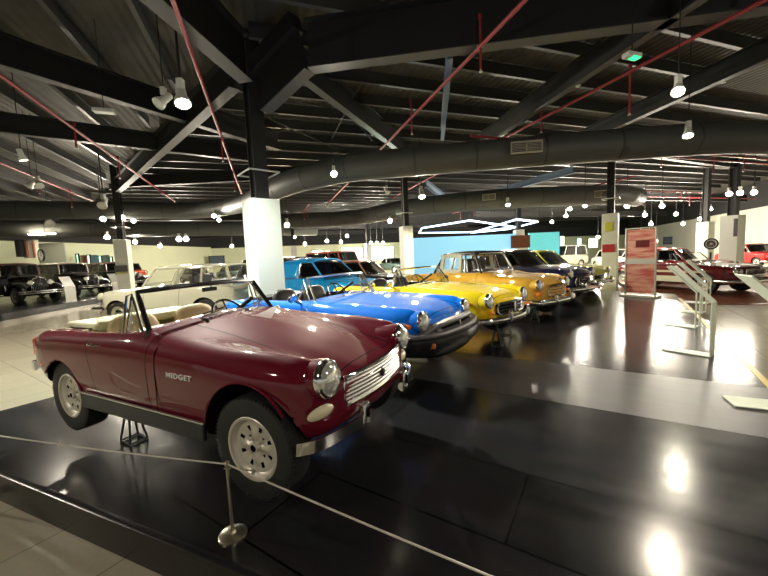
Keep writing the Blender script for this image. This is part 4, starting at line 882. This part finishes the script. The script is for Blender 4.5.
def greenhouse(root, xw0, xr0, xr1, xb1, zb, zr, hwb, hwr, colour, posts=(), rear=True, frame='chrome', glass='darkglass', crown=.05, trim=True, sides=True, blind=0):
    """roof, pillars, windscreen, rear window and side windows"""
    def bx(t): return xw0+(xb1-xw0)*t
    def rx(t): return xr0+(xr1-xr0)*t
    b = MB(); rows = []
    n = 10
    for i in range(n+1):
        x = xr0+.03+(xr1-xr0-.06)*i/n; e = math.sin(PI*min(1, max(0, i/n))); row = []
        for j in range(13):
            s = -1+2*j/12; row.append((x, hwr*s*1.02, zr+crown*(1-abs(s)**3)*(.55+.45*e)-.02*(abs(s)**6)))
        rows.append(row)
    b.grid(rows); rf = b.build('roof', colour, root, solid=.045, sharp=60)
    for s in (-1, 1):
        b = MB(); b.tube([(xw0, s*hwb, zb-.03), (xr0, s*hwr, zr)], .024, 8); b.tube([(xb1, s*hwb, zb-.03), (xr1, s*hwr, zr)], .035, 8)
        for t in posts: b.tube([(bx(t), s*hwb, zb-.03), (rx(t), s*hwr, zr)], .02, 8)
        b.tube([(xr0, s*hwr, zr), (xr1, s*hwr, zr)], .024, 8); b.build('window_pillar', colour, root)
    def quad(nm, A, B_, C_, D_, bulge=Vector((0, 0, 0)), fr=True, glass=glass):
        A, B_, C_, D_ = map(Vector, (A, B_, C_, D_)); g = MB(); n = 8
        P = lambda s, t: (A*(1-s)+B_*s)*(1-t)+(D_*(1-s)+C_*s)*t+bulge*(4*s*(1-s))
        g.grid([[P(j/n, i/n) for j in range(n+1)] for i in range(n+1)]); o = g.build(nm, glass, root, solid=.005)
        if fr and trim:
            f = MB(); f.tube([P(j/n, 0) for j in range(n+1)]+[P(1, j/n) for j in range(1, n+1)]+[P(1-j/n, 1) for j in range(1, n+1)]+[P(0, 1-j/n) for j in range(1, n)], .009, 5, closed=True); f.build('window_trim', frame, o)
    quad('windscreen', (xw0, -hwb*.96, zb), (xw0, hwb*.96, zb), (xr0, hwr*.95, zr-.01), (xr0, -hwr*.95, zr-.01), Vector((.10, 0, .01)))
    if rear: quad('rear_window', (xb1, -hwb*.94, zb), (xb1, hwb*.94, zb), (xr1, hwr*.93, zr-.02), (xr1, -hwr*.93, zr-.02), Vector((-.08, 0, .01)))
    ts = [0]+list(posts)+[1]
    for s in (-1, 1):
        if not sides: break
        for k in range(len(ts)-1):
            a, c = ts[k]+.015, ts[k+1]-.015
            bl = blind and k == len(ts)-2
            quad('quarter_panel' if bl else 'side_window', (bx(a)-.02, s*hwb, zb), (bx(c)+.02, s*hwb, zb), (rx(c), s*hwr*1.0, zr-.03), (rx(a), s*hwr*1.0, zr-.03), Vector((0, s*.01, 0)), not bl, colour if bl else glass)
    b = MB(); b.box(((xw0+xb1)/2, 0, zb+.10), (.14, hwb*1.3, .42)); b.box(((xw0*.75+xb1*.25), 0, zb+.0), (.12, hwb*1.6, .10)); b.build('seat_back', 'darkleather', root, bevel=.04)
def big_car(name, pose, st, arches, colour, label, hw, wheels, wstyle='disc', rt=.33, cat='car', lamps=None, gh=None, grille=None, bumper=None, cockpit=None, panels=None, bowk=.14, dark=None, Fo=.8, interior='darkleather', raise_=0):
    root = empty(name, pose[:3], R(pose[3])); tag(root, label, cat)
    bw = lambda x: bowk*max(0, min(1, (x+.1)/Fo)) if x > -.1 else 0
    make_body(root, st, arches, [colour, 'black', interior], cockpit, panels or side_panels(-1.9, -1.85, -.85, .40, .85, (-.7, Fo-.25), hw*.55, None, .5), bw, dark, 4, 3, hw*.62)
    add_wheels(root, wheels, rt, rt*.6, .17, wstyle)
    for (x, y, z, r) in (lamps or []): headlight(root, x, y, z, r, colour, .3)
    if gh: greenhouse(root, *gh[0], **gh[1])
    if grille: grille_slats(root, *grille[0], **grille[1])
    if bumper:
        x, z, y, back = bumper
        bb = bumper_bar(root, [(x-back, -y, z), (x-.14, -y*.97, z), (x-.05, -y*.7, z), (x, -y*.35, z), (x+.01, 0, z), (x, y*.35, z), (x-.05, y*.7, z), (x-.14, y*.97, z), (x-back, y, z)], .06, .03, n=4)
        for s in (-1, 1): overrider(bb, x, s*y*.42, z+.05, .12)
    b = MB(); b.box((-1.3, 0, .30), (2.4, hw*1.2, .08)); b.build('chassis', 'black', root)
    return root
# 4. gold convertible with cream rear hood and oblong grille
hw = .79
r4 = big_car('convertible_car', (3.18, 7.51, .24, -51.2), gen_stations(.62, 1.0, 2.5, hw, .90, .96, .92, .28, .5), [(0, .30, .35), (-2.5, .30, .35)], 'gold', 'metallic gold convertible with its black topped hood raised', hw,
        [(0, -.66, .30), (-2.5, -.66, .30), (0, .66, .30), (-2.5, .66, .30)], 'disc', .31, 'car', [(.50, -.60, .73, .10), (.50, .60, .73, .10)],
        ((-.78, -1.0, -1.9, -2.2, .97, 1.40, .66, .58, 'trimblack'), dict(posts=(.3, .62), frame='dullchrome', glass='glass')),
        ((.60, .36, .48, .70, .04), dict(nslat=4, nbar=0, corner=.22, m='chrome', back='gold')), (.70, .40, .78, .55), Fo=.62)
for s in (-1, 1):
    b = MB(); b.sweep([(-1.38, s*.665, .97), (-1.40, s*.60, 1.37)], [(-.02, -.04), (.02, -.04), (.02, .04), (-.02, .04)], up=(1, 0, 0)); b.sweep([(-1.38, s*.60, 1.36), (-2.0, s*.60, 1.36)], [(-.02, -.04), (.02, -.04), (.02, .04), (-.02, .04)]); b.sweep([(-1.38, s*.665, 1.0), (-2.1, s*.665, 1.0)], [(-.02, -.04), (.02, -.04), (.02, .04), (-.02, .04)]); b.sweep([(-1.96, s*.66, .97), (-1.92, s*.60, 1.37)], [(-.02, -.05), (.02, -.05), (.02, .05), (-.02, .05)], up=(1, 0, 0)); b.build('hood_frame', 'cream', r4)
for s in (-1, 1): b = MB(); b.box((.50, s*.60, .55), (.08, .12, .06)); b.build('indicator_lamp', 'amber', r4, bevel=.015)
b = MB(); b.lathe([(.03, 0), (.045, .02), (.02, .05), (0, .06)], (.60, 0, .80), (1, 0, .4), 12); b.tube([(.3, 0, .875), (.55, 0, .84)], .012, 6); b.build('bonnet_ornament', 'chrome', r4)
# 5. navy fifties car
hw = .84
r5 = big_car('saloon_car', (4.95, 9.75, .22, -54), gen_stations(.72, 1.0, 2.6, hw, .96, 1.0, .95, .28, .52), [(0, .32, .36), (-2.6, .32, .36)], 'navy', 'dark navy blue fifties car with heavy chrome grille', hw,
        [(0, -.70, .32), (-2.6, -.70, .32), (0, .70, .32), (-2.6, .70, .32)], 'disc', .33, 'car', [(.60, -.62, .80, .105), (.60, .62, .80, .105)],
        ((-.75, -1.15, -2.1, -2.55, 1.0, 1.42, .70, .58, 'trimblack'), dict(posts=(.5,))),
        ((.74, .50, .44, .70, .08), dict(nslat=5, nbar=11, corner=.1)), (.86, .40, .84, .6), Fo=.72)
b = MB(); b.lathe([(.07, 0), (.07, .03), (.04, .06), (0, .07)], (.76, 0, .58), (1, 0, 0), 16); b.build('grille_boss', 'chrome', r5)
for s in (-1, 1):
    b = MB(); b.lathe([(.06, 0), (.06, .04), (.03, .08), (0, .09)], (.70, s*.34, .50), (1, 0, 0), 14); b.build('grille_boss', 'chrome', r5)
    b = MB(); b.tube([(.2, s*.84, .66), (-1.4, s*.85, .68)], .012, 6); b.build('side_trim', 'chrome', r5)
# 6. lime coupe
hw = .80
big_car('coupe_car', (6.55, 11.55, .22, -55), gen_stations(.70, 1.0, 2.5, hw, .88, .92, .90, .27, .5, round_=.3), [(0, .31, .35), (-2.5, .31, .35)], 'lime', 'yellow green fastback coupe at the far end of the row', hw,
        [(0, -.68, .31), (-2.5, -.68, .31), (0, .68, .31), (-2.5, .68, .31)], 'disc', .32, 'car', [(.60, -.60, .70, .095), (.60, .60, .70, .095)],
        ((-.72, -1.2, -2.0, -2.85, .93, 1.36, .68, .56, 'lime'), dict(posts=(.45,), crown=.07)),
        ((.68, .55, .46, .60, .06), dict(nslat=4)), (.80, .38, .80, .5), Fo=.70)
# 7. cream wagon behind the maroon roadster, facing left
big_car('station_wagon', (-7.6, 10.7, .0, 176), gen_stations(.75, .9, 2.6, .84, 1.02, 1.06, 1.06, .35, .6, round_=.2), [(0, .36, .38), (-2.6, .36, .38)], 'cream', 'cream estate wagon facing left behind the maroon roadster', .84,
        [(0, -.70, .34), (-2.6, -.70, .34), (0, .70, .34), (-2.6, .70, .34)], 'disc', .35, 'car', [(.65, -.62, .85, .09), (.65, .62, .85, .09)],
        ((-.72, -1.15, -3.25, -3.42, 1.06, 1.60, .74, .66, 'cream'), dict(posts=(.34, .66), glass='glass')),
        ((.74, .50, .60, .80, .05), dict(nslat=4)), (.88, .50, .85, .5), Fo=.75)
# 8. dark blue wagon beyond it
big_car('station_wagon', (-6.5, 14.8, .0, 172), gen_stations(.75, .9, 2.6, .84, 1.05, 1.1, 1.1, .35, .6, round_=.2), [(0, .36, .38), (-2.6, .36, .38)], 'posterblue', 'dark blue wagon half hidden by the near white column', .84,
        [(0, -.70, .34), (-2.6, -.70, .34), (0, .70, .34), (-2.6, .70, .34)], 'disc', .35, 'car', None,
        ((-.72, -1.05, -3.3, -3.45, 1.10, 1.75, .74, .68, 'trimblack'), dict(posts=(.34, .66))), None, (.88, .50, .85, .5), Fo=.75)
# 9. sky blue rounded coupe
big_car('coupe_car', (-.8, 9.9, .0, -35), gen_stations(.75, 1.1, 2.5, .82, 1.05, 1.12, 1.05, .30, .52), [(0, .33, .37), (-2.5, .33, .37)], 'skyblue', 'sky blue rounded fifties coupe right of near column', .82,
        [(0, -.70, .33), (-2.5, -.70, .33), (0, .70, .33), (-2.5, .70, .33)], 'disc', .34, 'car', [(.62, -.60, .85, .10), (.62, .60, .85, .10)],
        ((-.55, -1.1, -2.3, -3.2, 1.14, 1.60, .72, .60, 'skyblue'), dict(posts=(.40,), crown=.10, blind=1)), None, (.86, .42, .82, .6), Fo=.75)
# 10. dark saloon behind it, red van farther
big_car('saloon_car', (.4, 12.6, .0, -30), gen_stations(.75, 1.0, 2.6, .82, 1.0, 1.04, 1.0, .30, .52), [(0, .33, .37), (-2.6, .33, .37)], 'blackpaint', 'black saloon just behind the sky blue coupe', .82,
        [(0, -.70, .33), (-2.6, -.70, .33), (0, .70, .33), (-2.6, .70, .33)], 'disc', .34, 'car', None,
        ((-.75, -1.15, -2.3, -2.8, 1.04, 1.50, .70, .60, 'brown'), dict(posts=(.5,))), None, (.86, .42, .82, .6), Fo=.75)
big_car('delivery_van', (-1.5, 20.5, .0, -35), gen_stations(.8, .9, 2.7, .88, 1.25, 1.35, 1.35, .35, .6, round_=.3), [(0, .36, .38), (-2.7, .36, .38)], 'redpaint', 'red van standing far back beyond the blue roadster', .88,
        [(0, -.74, .34), (-2.7, -.74, .34), (0, .74, .34), (-2.7, .74, .34)], 'disc', .35, 'van', None,
        ((-.5, -.8, -3.45, -3.55, 1.35, 2.05, .82, .76, 'redpaint'), dict(posts=(.3,), sides=True)), None, (.92, .5, .88, .5), Fo=.8)
# 11. dark red convertible on the right with cream flank
hw = .92
r11 = big_car('convertible_car', (11.25, 11.45, .03, -76), gen_stations(.85, 1.3, 2.9, hw, .92, .95, .93, .28, .55, round_=.1), [(0, .32, .37), (-2.9, .32, .37)], 'darkred', 'long dark red open convertible with cream flank strip', hw,
        [(0, -.78, .33), (-2.9, -.78, .33), (0, .78, .33), (-2.9, .78, .33)], 'disc', .34, 'car', [(.72, -.70, .72, .085), (.72, .70, .72, .085), (.74, -.52, .72, .08), (.74, .52, .72, .08)],
        None, ((.86, .42, .60, .78, .04), dict(nslat=7)), (.98, .42, .92, .7), (-2.4, -1.0, .68, .4, .12), Fo=.85, interior='redpaint')
windscreen(r11, -.85, .74, .94, -1.15, .64, 1.30, .15, 'chrome', .016)
for y in (-.34, .34): seat(r11, -1.65, y, .55, 'redpaint', False, .55, .42)
for s in (-1, 1):
    b = MB(); b.box((-1.45, s*.925, .70), (3.0, .012, .07)); b.build('side_trim', 'beigetrim', r11)
    b = MB(); b.box((-1.5, s*.922, .44), (1.9, .014, .20)); b.build('lower_panel', 'cream', r11)
b = MB(); b.box((-2.75, 0, .97), (.6, 1.3, .10)); b.build('hood_cover', 'whitepaint', r11, bevel=.04)
# cars seen small behind it
def small_car(pose, colour, roofc, label, cat='car', style='saloon', scale=1., group=None):
    zr = {'saloon': 1.45, 'van': 1.95, 'open': 0}[style]; zb_ = {'saloon': .98, 'van': 1.15, 'open': .95}[style]
    r = big_car({'saloon': 'saloon_car', 'van': 'van', 'open': 'convertible_car'}[style], pose, gen_stations(.75, 1.0, 2.6, .84, zb_-.04, zb_, zb_-.02, .30, .52), [(0, .33, .37), (-2.6, .33, .37)], colour, label, .84,
        [(0, -.71, .33), (-2.6, -.71, .33), (0, .71, .33), (-2.6, .71, .33)], 'disc', .34, cat, [(.66, -.62, .74, .1), (.66, .62, .74, .1)],
        ((-.7, -1.1, -2.3 if style == 'saloon' else -3.3, -2.8 if style == 'saloon' else -3.45, zb_, zr, .70, .62, roofc), dict(posts=(.5,), frame='dullchrome')) if zr else None, None, (.86, .42, .84, .5), Fo=.75)
    if group: r['group'] = group
    return r
small_car((15.5, 19.5, .0, -100), 'whitepaint', 'whitepaint', 'white car with roof rack behind the dark red convertible')
small_car((14.0, 14.8, .0, -60), 'maroon', 'redpaint', 'glossy red saloon directly behind the dark red convertible')
small_car((24.0, 21.5, .0, -100), 'redpaint', 'redpaint', 'bright red car standing at the far right edge of the hall')
small_car((16.6, 24, .0, -100), 'cream', 'cream', 'cream light car between red banner and white car')
small_car((21, 25, .0, -70), 'whitepaint', 'redpaint', 'white car with red roof far beyond the wire wheel')
small_car((-19.6, 27.5, .5, -40), 'orange', 'glass' if False else 'trimblack', 'orange red pickup style car far left beside white column')
small_car((15.0, 31, .0, -160), 'cream', 'whitepaint', 'cream and white bus like van beyond the lime coupe', 'van', 'van')
small_car((11.0, 29.5, .0, -100), 'turquoise', 'skyblue', 'light blue van beyond the lime coupe, left of cream van', 'van', 'van')
for i, (x, y) in enumerate([(-4.5, 34), (-1.5, 35), (1.8, 36)]): small_car((x, y, 0, -60), ['blackpaint', 'whitepaint', 'darkgreen'][i], ['trimblack', 'whitepaint', 'trimblack'][i], ['black car far away between red van and far pillar', 'white car far away beside the thin far pillar', 'dark green car far away, left of the blue wall'][i])
for i, (x, y) in enumerate([(-15.5, 30), (-12.5, 31)]): small_car((x, y, 0, -40), ['navy', 'tealgrey'][i], 'trimblack', ['navy car far behind the cream wagon windscreen', 'grey green car far behind the cream wagon roof'][i])
# wire wheel on display, far right
t, rr_ = wheel_meshes(.27, .20, .10, 'wire'); a = t.build('display_wheel', ['rubber', 'tread'], None); q = rr_.build('rim', ['whitepaint', 'black', 'chrome'], a); a.location = (15.9, 16.9, 1.62); a.rotation_euler.z = R(-40)
b = MB(); b.tube([(0, .1, -.4), (0, .1, -1.6)], .04, 8); b.box((0, .1, -1.6), (.5, .5, .04)); b.build('stand', 'steel', a); tag(a, 'black tyred wheel displayed upright before the wide right column', 'wheel')

# ---------------------------------------------- vintage black limousines on the left platform
def vintage(pose, label, body='blackpaint', top='brown'):
    root = empty('vintage_car', pose[:3], R(pose[3])); tag(root, label, 'car')
    wb = 3.0
    b = MB()    # bonnet: tapering rounded box
    sec = [(-1, 0), (-1, .62), (-.88, .86), (-.5, .98), (0, 1.02), (.5, .98), (.88, .86), (1, .62), (1, 0)]
    rows = []
    for (x, wd, z0, hh) in ((.30, .27, .50, .62), (-.3, .32, .50, .66), (-1.05, .45, .50, .72)): rows.append([(x, s*wd, z0+hh*q) for s, q in sec])
    b.grid(rows); b.add(rows[0], [tuple(range(9))]); b.build('bonnet', body, root, sharp=60)
    b = MB()    # cabin lower
    rows = []
    for (x, wd) in ((-1.02, .48), (-1.15, .66), (-1.6, .72), (-3.0, .72), (-3.45, .64), (-3.62, .45)): rows.append([(x, -wd*.9, .42), (x, -wd, .6), (x, -wd, 1.12), (x, -wd*.97, 1.22), (x, wd*.97, 1.22), (x, wd, 1.12), (x, wd, .6), (x, wd*.9, .42)])
    b.grid(rows); b.add(rows[0], [tuple(range(8))]); b.add(rows[-1], [tuple(range(8))]); b.build('cabin', body, root, sharp=50)
    greenhouse(root, -1.12, -1.22, -3.25, -3.5, 1.22, 1.74, .69, .66, top, posts=(.36, .68), frame='dullchrome', glass='darkglass', crown=.08)
    for s in (-1, 1):
        b = MB(); path = CR([(.55, s*.62, .45), (.40, s*.64, .74), (0, s*.66, .86), (-.45, s*.66, .66), (-.85, s*.66, .40), (-1.3, s*.70, .36), (-2.3, s*.72, .36), (-2.55, s*.72, .52), (-2.8, s*.72, .80), (-3.1, s*.72, .84), (-3.45, s*.70, .62), (-3.6, s*.68, .40)], 5)
        b.sweep(path, [(-.14, -.03), (-.10, .01), (0, .03), (.10, .01), (.14, -.03), (.10, -.015), (0, .0), (-.10, -.015)], up=(0, 1, 0) if False else (0, 0, 1)); b.build('wing', body, root, sharp=60)
        b = MB(); b.lathe([(.03, -.14), (.09, -.08), (.118, 0), (.12, .02), (.10, .03)], (.42, s*.34, .92), (1, 0, 0), 24); h = b.build('headlight', 'chrome', root)
        b = MB(); b.lathe([(.108, .02), (.06, .045), (0, .05)], (.42, s*.34, .92), (1, 0, 0), 20); b.build('lens', 'lens', h)
        b = MB(); b.box((-1.0, s*.60, .70), (.07, .05, .30)); b.build('side_lamp', 'chrome', root, bevel=.02)
    b = MB(); f = [(-.27, .50), (-.28, .95), (-.2, 1.10), (0, 1.15), (.2, 1.10), (.28, .95), (.27, .50)]
    b.tube([(.34, y, z) for y, z in f], .022, 8, closed=True); b.tube([(.34, -.27, .86), (.34, .27, .86)], .018, 6)
    g = b.build('radiator_shell', 'chrome', root)
    b = MB(); b.add([(.33, y, z) for y, z in f], [tuple(range(7))]); b.build('radiator_core', 'trimblack', g, solid=.02)
    b = MB(); 
    for k in range(9): y = -.22+.055*k; b.tube([(.345, y, .52), (.345, y, 1.05)], .004, 4)
    b.build('radiator_bars', 'dullchrome', g)
    b = MB(); b.lathe([(.02, 0), (.03, .03), (.0, .05)], (.33, 0, 1.15), (0, 0, 1), 10); b.build('radiator_cap', 'chrome', g)
    for z in (.46, .55): bumper_bar(root, [(.58, -.82, z), (.70, -.5, z), (.73, 0, z), (.70, .5, z), (.58, .82, z)], .032, .014)
    b = MB(); b.tube([(.7, -.3, .5), (.2, -.3, .45)], .02, 6); b.tube([(.7, .3, .5), (.2, .3, .45)], .02, 6); b.box((-1.4, 0, .42), (3.6, .7, .1)); b.tube([(0, -.6, .36), (0, .6, .36)], .03, 6); b.build('chassis', 'black', root)
    add_wheels(root, [(0, -.66, .37), (-wb, -.66, .37), (0, .66, .37), (-wb, .66, .37)], .37, .25, .15, 'wire')
    return root
vintage((-15.6, 15.6, .25, -22), 'black vintage limousine nearest, at the left edge of the photo')
vintage((-16.0, 18.9, .25, -20), 'black vintage limousine in the middle of three on left platform', top='beigetrim')
vintage((-16.4, 22.6, .25, -20), 'black vintage limousine last in row, beside the white column')
# ================================================================== SIGN STANDS, BANNER, BARRIER
def bent_stand(px, py, z0, dirdeg, hp, foot, wd, lean, lab, m='standwhite', panel_w=None):
    """foot plate, upright and sloping panel; the panel rises back over the foot (direction dirdeg)"""
    d = Vector((math.cos(R(dirdeg)), math.sin(R(dirdeg)), 0)); s = Vector((-d.y, d.x, 0)); o = empty('sign_stand', (px, py, z0))
    def plate(nm, a, c, w_, th, up, mt=m, par=o):
        b = MB(); b.sweep([a, c], [(-w_/2, -th/2), (w_/2, -th/2), (w_/2, th/2), (-w_/2, th/2)], up=up); return b.build(nm, mt, par, smooth=False, bevel=.003)
    plate('foot_plate', Vector((0, 0, .008)), d*foot+EZ*.008, wd, .012, EZ)
    plate('upright', Vector((0, 0, .0)), EZ*hp, wd, .014, d)
    a = EZ*hp; c = a+d*lean[0]+EZ*lean[1]; n = (c-a).normalized().cross(s)
    p = plate('sloping_panel', a, c, panel_w or wd, .014, n)
    q = MB(); w2 = (panel_w or wd)*.42
    tag(o, lab, 'sign stand'); return o
def thin_stand(px, py, z0, hp, lab, dirdeg=125, foot=.45, lean=(.42, .45), wd=.30):
    d = Vector((math.cos(R(dirdeg)), math.sin(R(dirdeg)), 0)); s = Vector((-d.y, d.x, 0)); o = empty('sign_stand', (px, py, z0))
    b = MB(); b.sweep([Vector((0, 0, .008)), d*foot+EZ*.008], [(-wd/2, -.006), (wd/2, -.006), (wd/2, .006), (-wd/2, .006)]); b.build('foot_plate', 'standwhite', o, smooth=False)
    b = MB()
    for q in (-1, 1): b.tube([s*q*wd*.46, s*q*wd*.46+EZ*hp], .012, 6)
    b.build('upright', 'standwhite', o)
    a = EZ*hp; c = a+d*lean[0]+EZ*lean[1]; b = MB(); n = (c-a).normalized().cross(s).normalized()
    b.sweep([a, c], [(-wd/2, -.008), (wd/2, -.008), (wd/2, .008), (-wd/2, .008)], up=n); b.build('sloping_panel', 'standwhite', o, smooth=False)
    tag(o, lab, 'sign stand'); return o
bent_stand(4.19, 4.38, .2, 125, .70, .50, .20, (.42, .46), 'pale bent metal sign stand with broad upright, second from right edge', panel_w=.2)
bent_stand(3.56, 2.86, .2, 155, .70, .50, .26, (.44, .46), 'pale bent metal sign stand cut by the right edge of photo', panel_w=.30)
thin_stand(5.42, 5.95, .2, .62, 'pale thin framed sign stand just behind the broad upright one', wd=.26)
thin_stand(6.68, 7.2, .2, .60, 'pale thin framed sign stand third along towards red car', wd=.28)
thin_stand(7.85, 8.35, .2, .60, 'pale thin framed sign stand farthest, nearest the dark red convertible', wd=.30)
# left stands: white curved sheets
def curved_stand(px, py, z0, lab, yaw):
    b = MB(); o = empty('sign_stand', (px, py, z0), R(yaw))
    path = CR([(0, 0, 0), (.0, 0, .62), (-.06, 0, .76), (-.34, 0, 1.12)], 5)
    b.sweep(path, [(-.20, -.008), (.20, -.008), (.20, .008), (-.20, .008)], up=(1, 0, 0)); b.build('sloping_panel', 'white', o, sharp=70)
    b = MB(); b.box((-.12, 0, .006), (.34, .40, .012)); b.build('foot_plate', 'white', o)
    tag(o, lab, 'sign stand')
curved_stand(-13.85, 15.35, .25, 'white curved sign stand in front of the nearest vintage limousine', -20)
curved_stand(-14.05, 18.3, .25, 'white curved sign stand in front of the middle vintage limousine', -20)
# red banner
o = empty('banner_stand', (7.33, 9.92, .2), R(-62.5)); tag(o, 'tall red and orange printed banner panel standing right of column', 'banner')
b = MB(); b.box((0, 0, 1.02), (.72, .02, 1.80)); 
b.build('printed_panel', 'bannerprint', o, smooth=False)
b = MB()
for s in (-1, 1): b.box((s*.38, 0, 1.0), (.035, .05, 1.95))
b.box((0, 0, 1.96), (.79, .05, .03)); b.box((0, 0, .10), (.79, .05, .03)); b.build('frame', 'bannerframe', o, bevel=.004)
b = MB(); b.box((0, 0, .03), (.95, .34, .06)); b.build('foot', 'bannerframe', o, bevel=.01)
b = MB(); b.box((0, -.014, 1.02), (.72, .008, .16)); b.build('pale_band', 'bannerframe', o)
b = MB(); b.box((.05, -.014, 1.52), (.34, .008, .20)); b.build('printed_picture', 'darkred', o)
# rope barrier
def stanchion(x, y, z0, h, lab):
    o = empty('rope_stanchion', (x, y, z0)); b = MB(); b.lathe([(.0, .0), (.073, .0), (.073, .008), (.066, .013), (.02, .018), (.012, .03)], (0, 0, 0), (0, 0, 1), 32); b.build('base_plate', 'poststeel', o)
    b = MB(); b.tube([(0, 0, .01), (-.0, 0, h)], .0085, 12); b.lathe([(.0085, -.02), (.013, -.012), (.013, .004), (.006, .012), (0, .014)], (0, 0, h), (0, 0, 1), 14); b.tube([(-.018, 0, h-.03), (.018, 0, h-.03)], .004, 6); b.build('post', 'poststeel', o)
    tag(o, lab, 'stanchion')
stanchion(-.865, 1.745, .2, .405, 'slim steel rope stanchion on round base at platform edge')
stanchion(-3.30, 2.40, .2, .405, 'slim rope stanchion at platform edge beyond left of photo'); stanchion(1.62, .31, .2, .405, 'slim rope stanchion at platform edge beyond bottom of photo')
def rope(a, c, sag, lab, knot=None):
    a = Vector(a); c = Vector(c); pts = [a.lerp(c, t/20)-EZ*sag*4*(t/20)*(1-t/20) for t in range(21)]; b = MB(); b.tube(pts, .0042, 8); o = b.build('barrier_rope', 'rope')
    if knot: p = a.lerp(c, knot)-EZ*sag*4*knot*(1-knot); q = MB(); q.tube([p-Vector((.012, 0, 0)), p+Vector((0, 0, .006)), p+Vector((.012, 0, 0))], .008, 8); q.tube([p, p+Vector((.010, 0, .022))], .003, 5); q.build('knot', 'rope', o)
    tag(o, lab, 'rope')
rope((-3.30, 2.40, .60), (-.865, 1.745, .600), .018, 'thin pale barrier rope with small knot left of the stanchion', .52)
rope((-.865, 1.745, .600), (1.62, .31, .60), .02, 'thin pale barrier rope running from stanchion to lower right')
# jack stands under the cars
def under(pose, x, y, z):
    c, s = math.cos(R(pose[3])), math.sin(R(pose[3])); return (pose[0]+x*c-y*s, pose[1]+x*s+y*c)
for pose, pts, nm in (((-.45, 2.4, .36, -26.3), [(-1.72, -.38, 'under the maroon roadster behind its door'), (-.45, .2, 'under the maroon roadster near the front axle')], ''),
                      ((.27, 4.27, .32, -34.7), [(.10, -.30, 'under the nose of the blue roadster'), (.05, .62, 'beside far front corner of the blue roadster')], ''),
                      ((1.47, 5.55, .32, -44.9), [(.35, .0, 'under the nose of the yellow roadster'), (.15, .75, 'at far front corner of the yellow roadster')], ''),
                      ((3.18, 7.51, .24, -51.2), [(.30, -.40, 'under the near front corner of the gold convertible')], '')):
    for (x, y, lab) in pts:
        q = under(pose, x, y, 0); jack_stand(q[0], q[1], .2, pose[2]+.27, 'small metal jack stand '+lab, 'steel' if 'maroon' in lab else 'steelgrey')
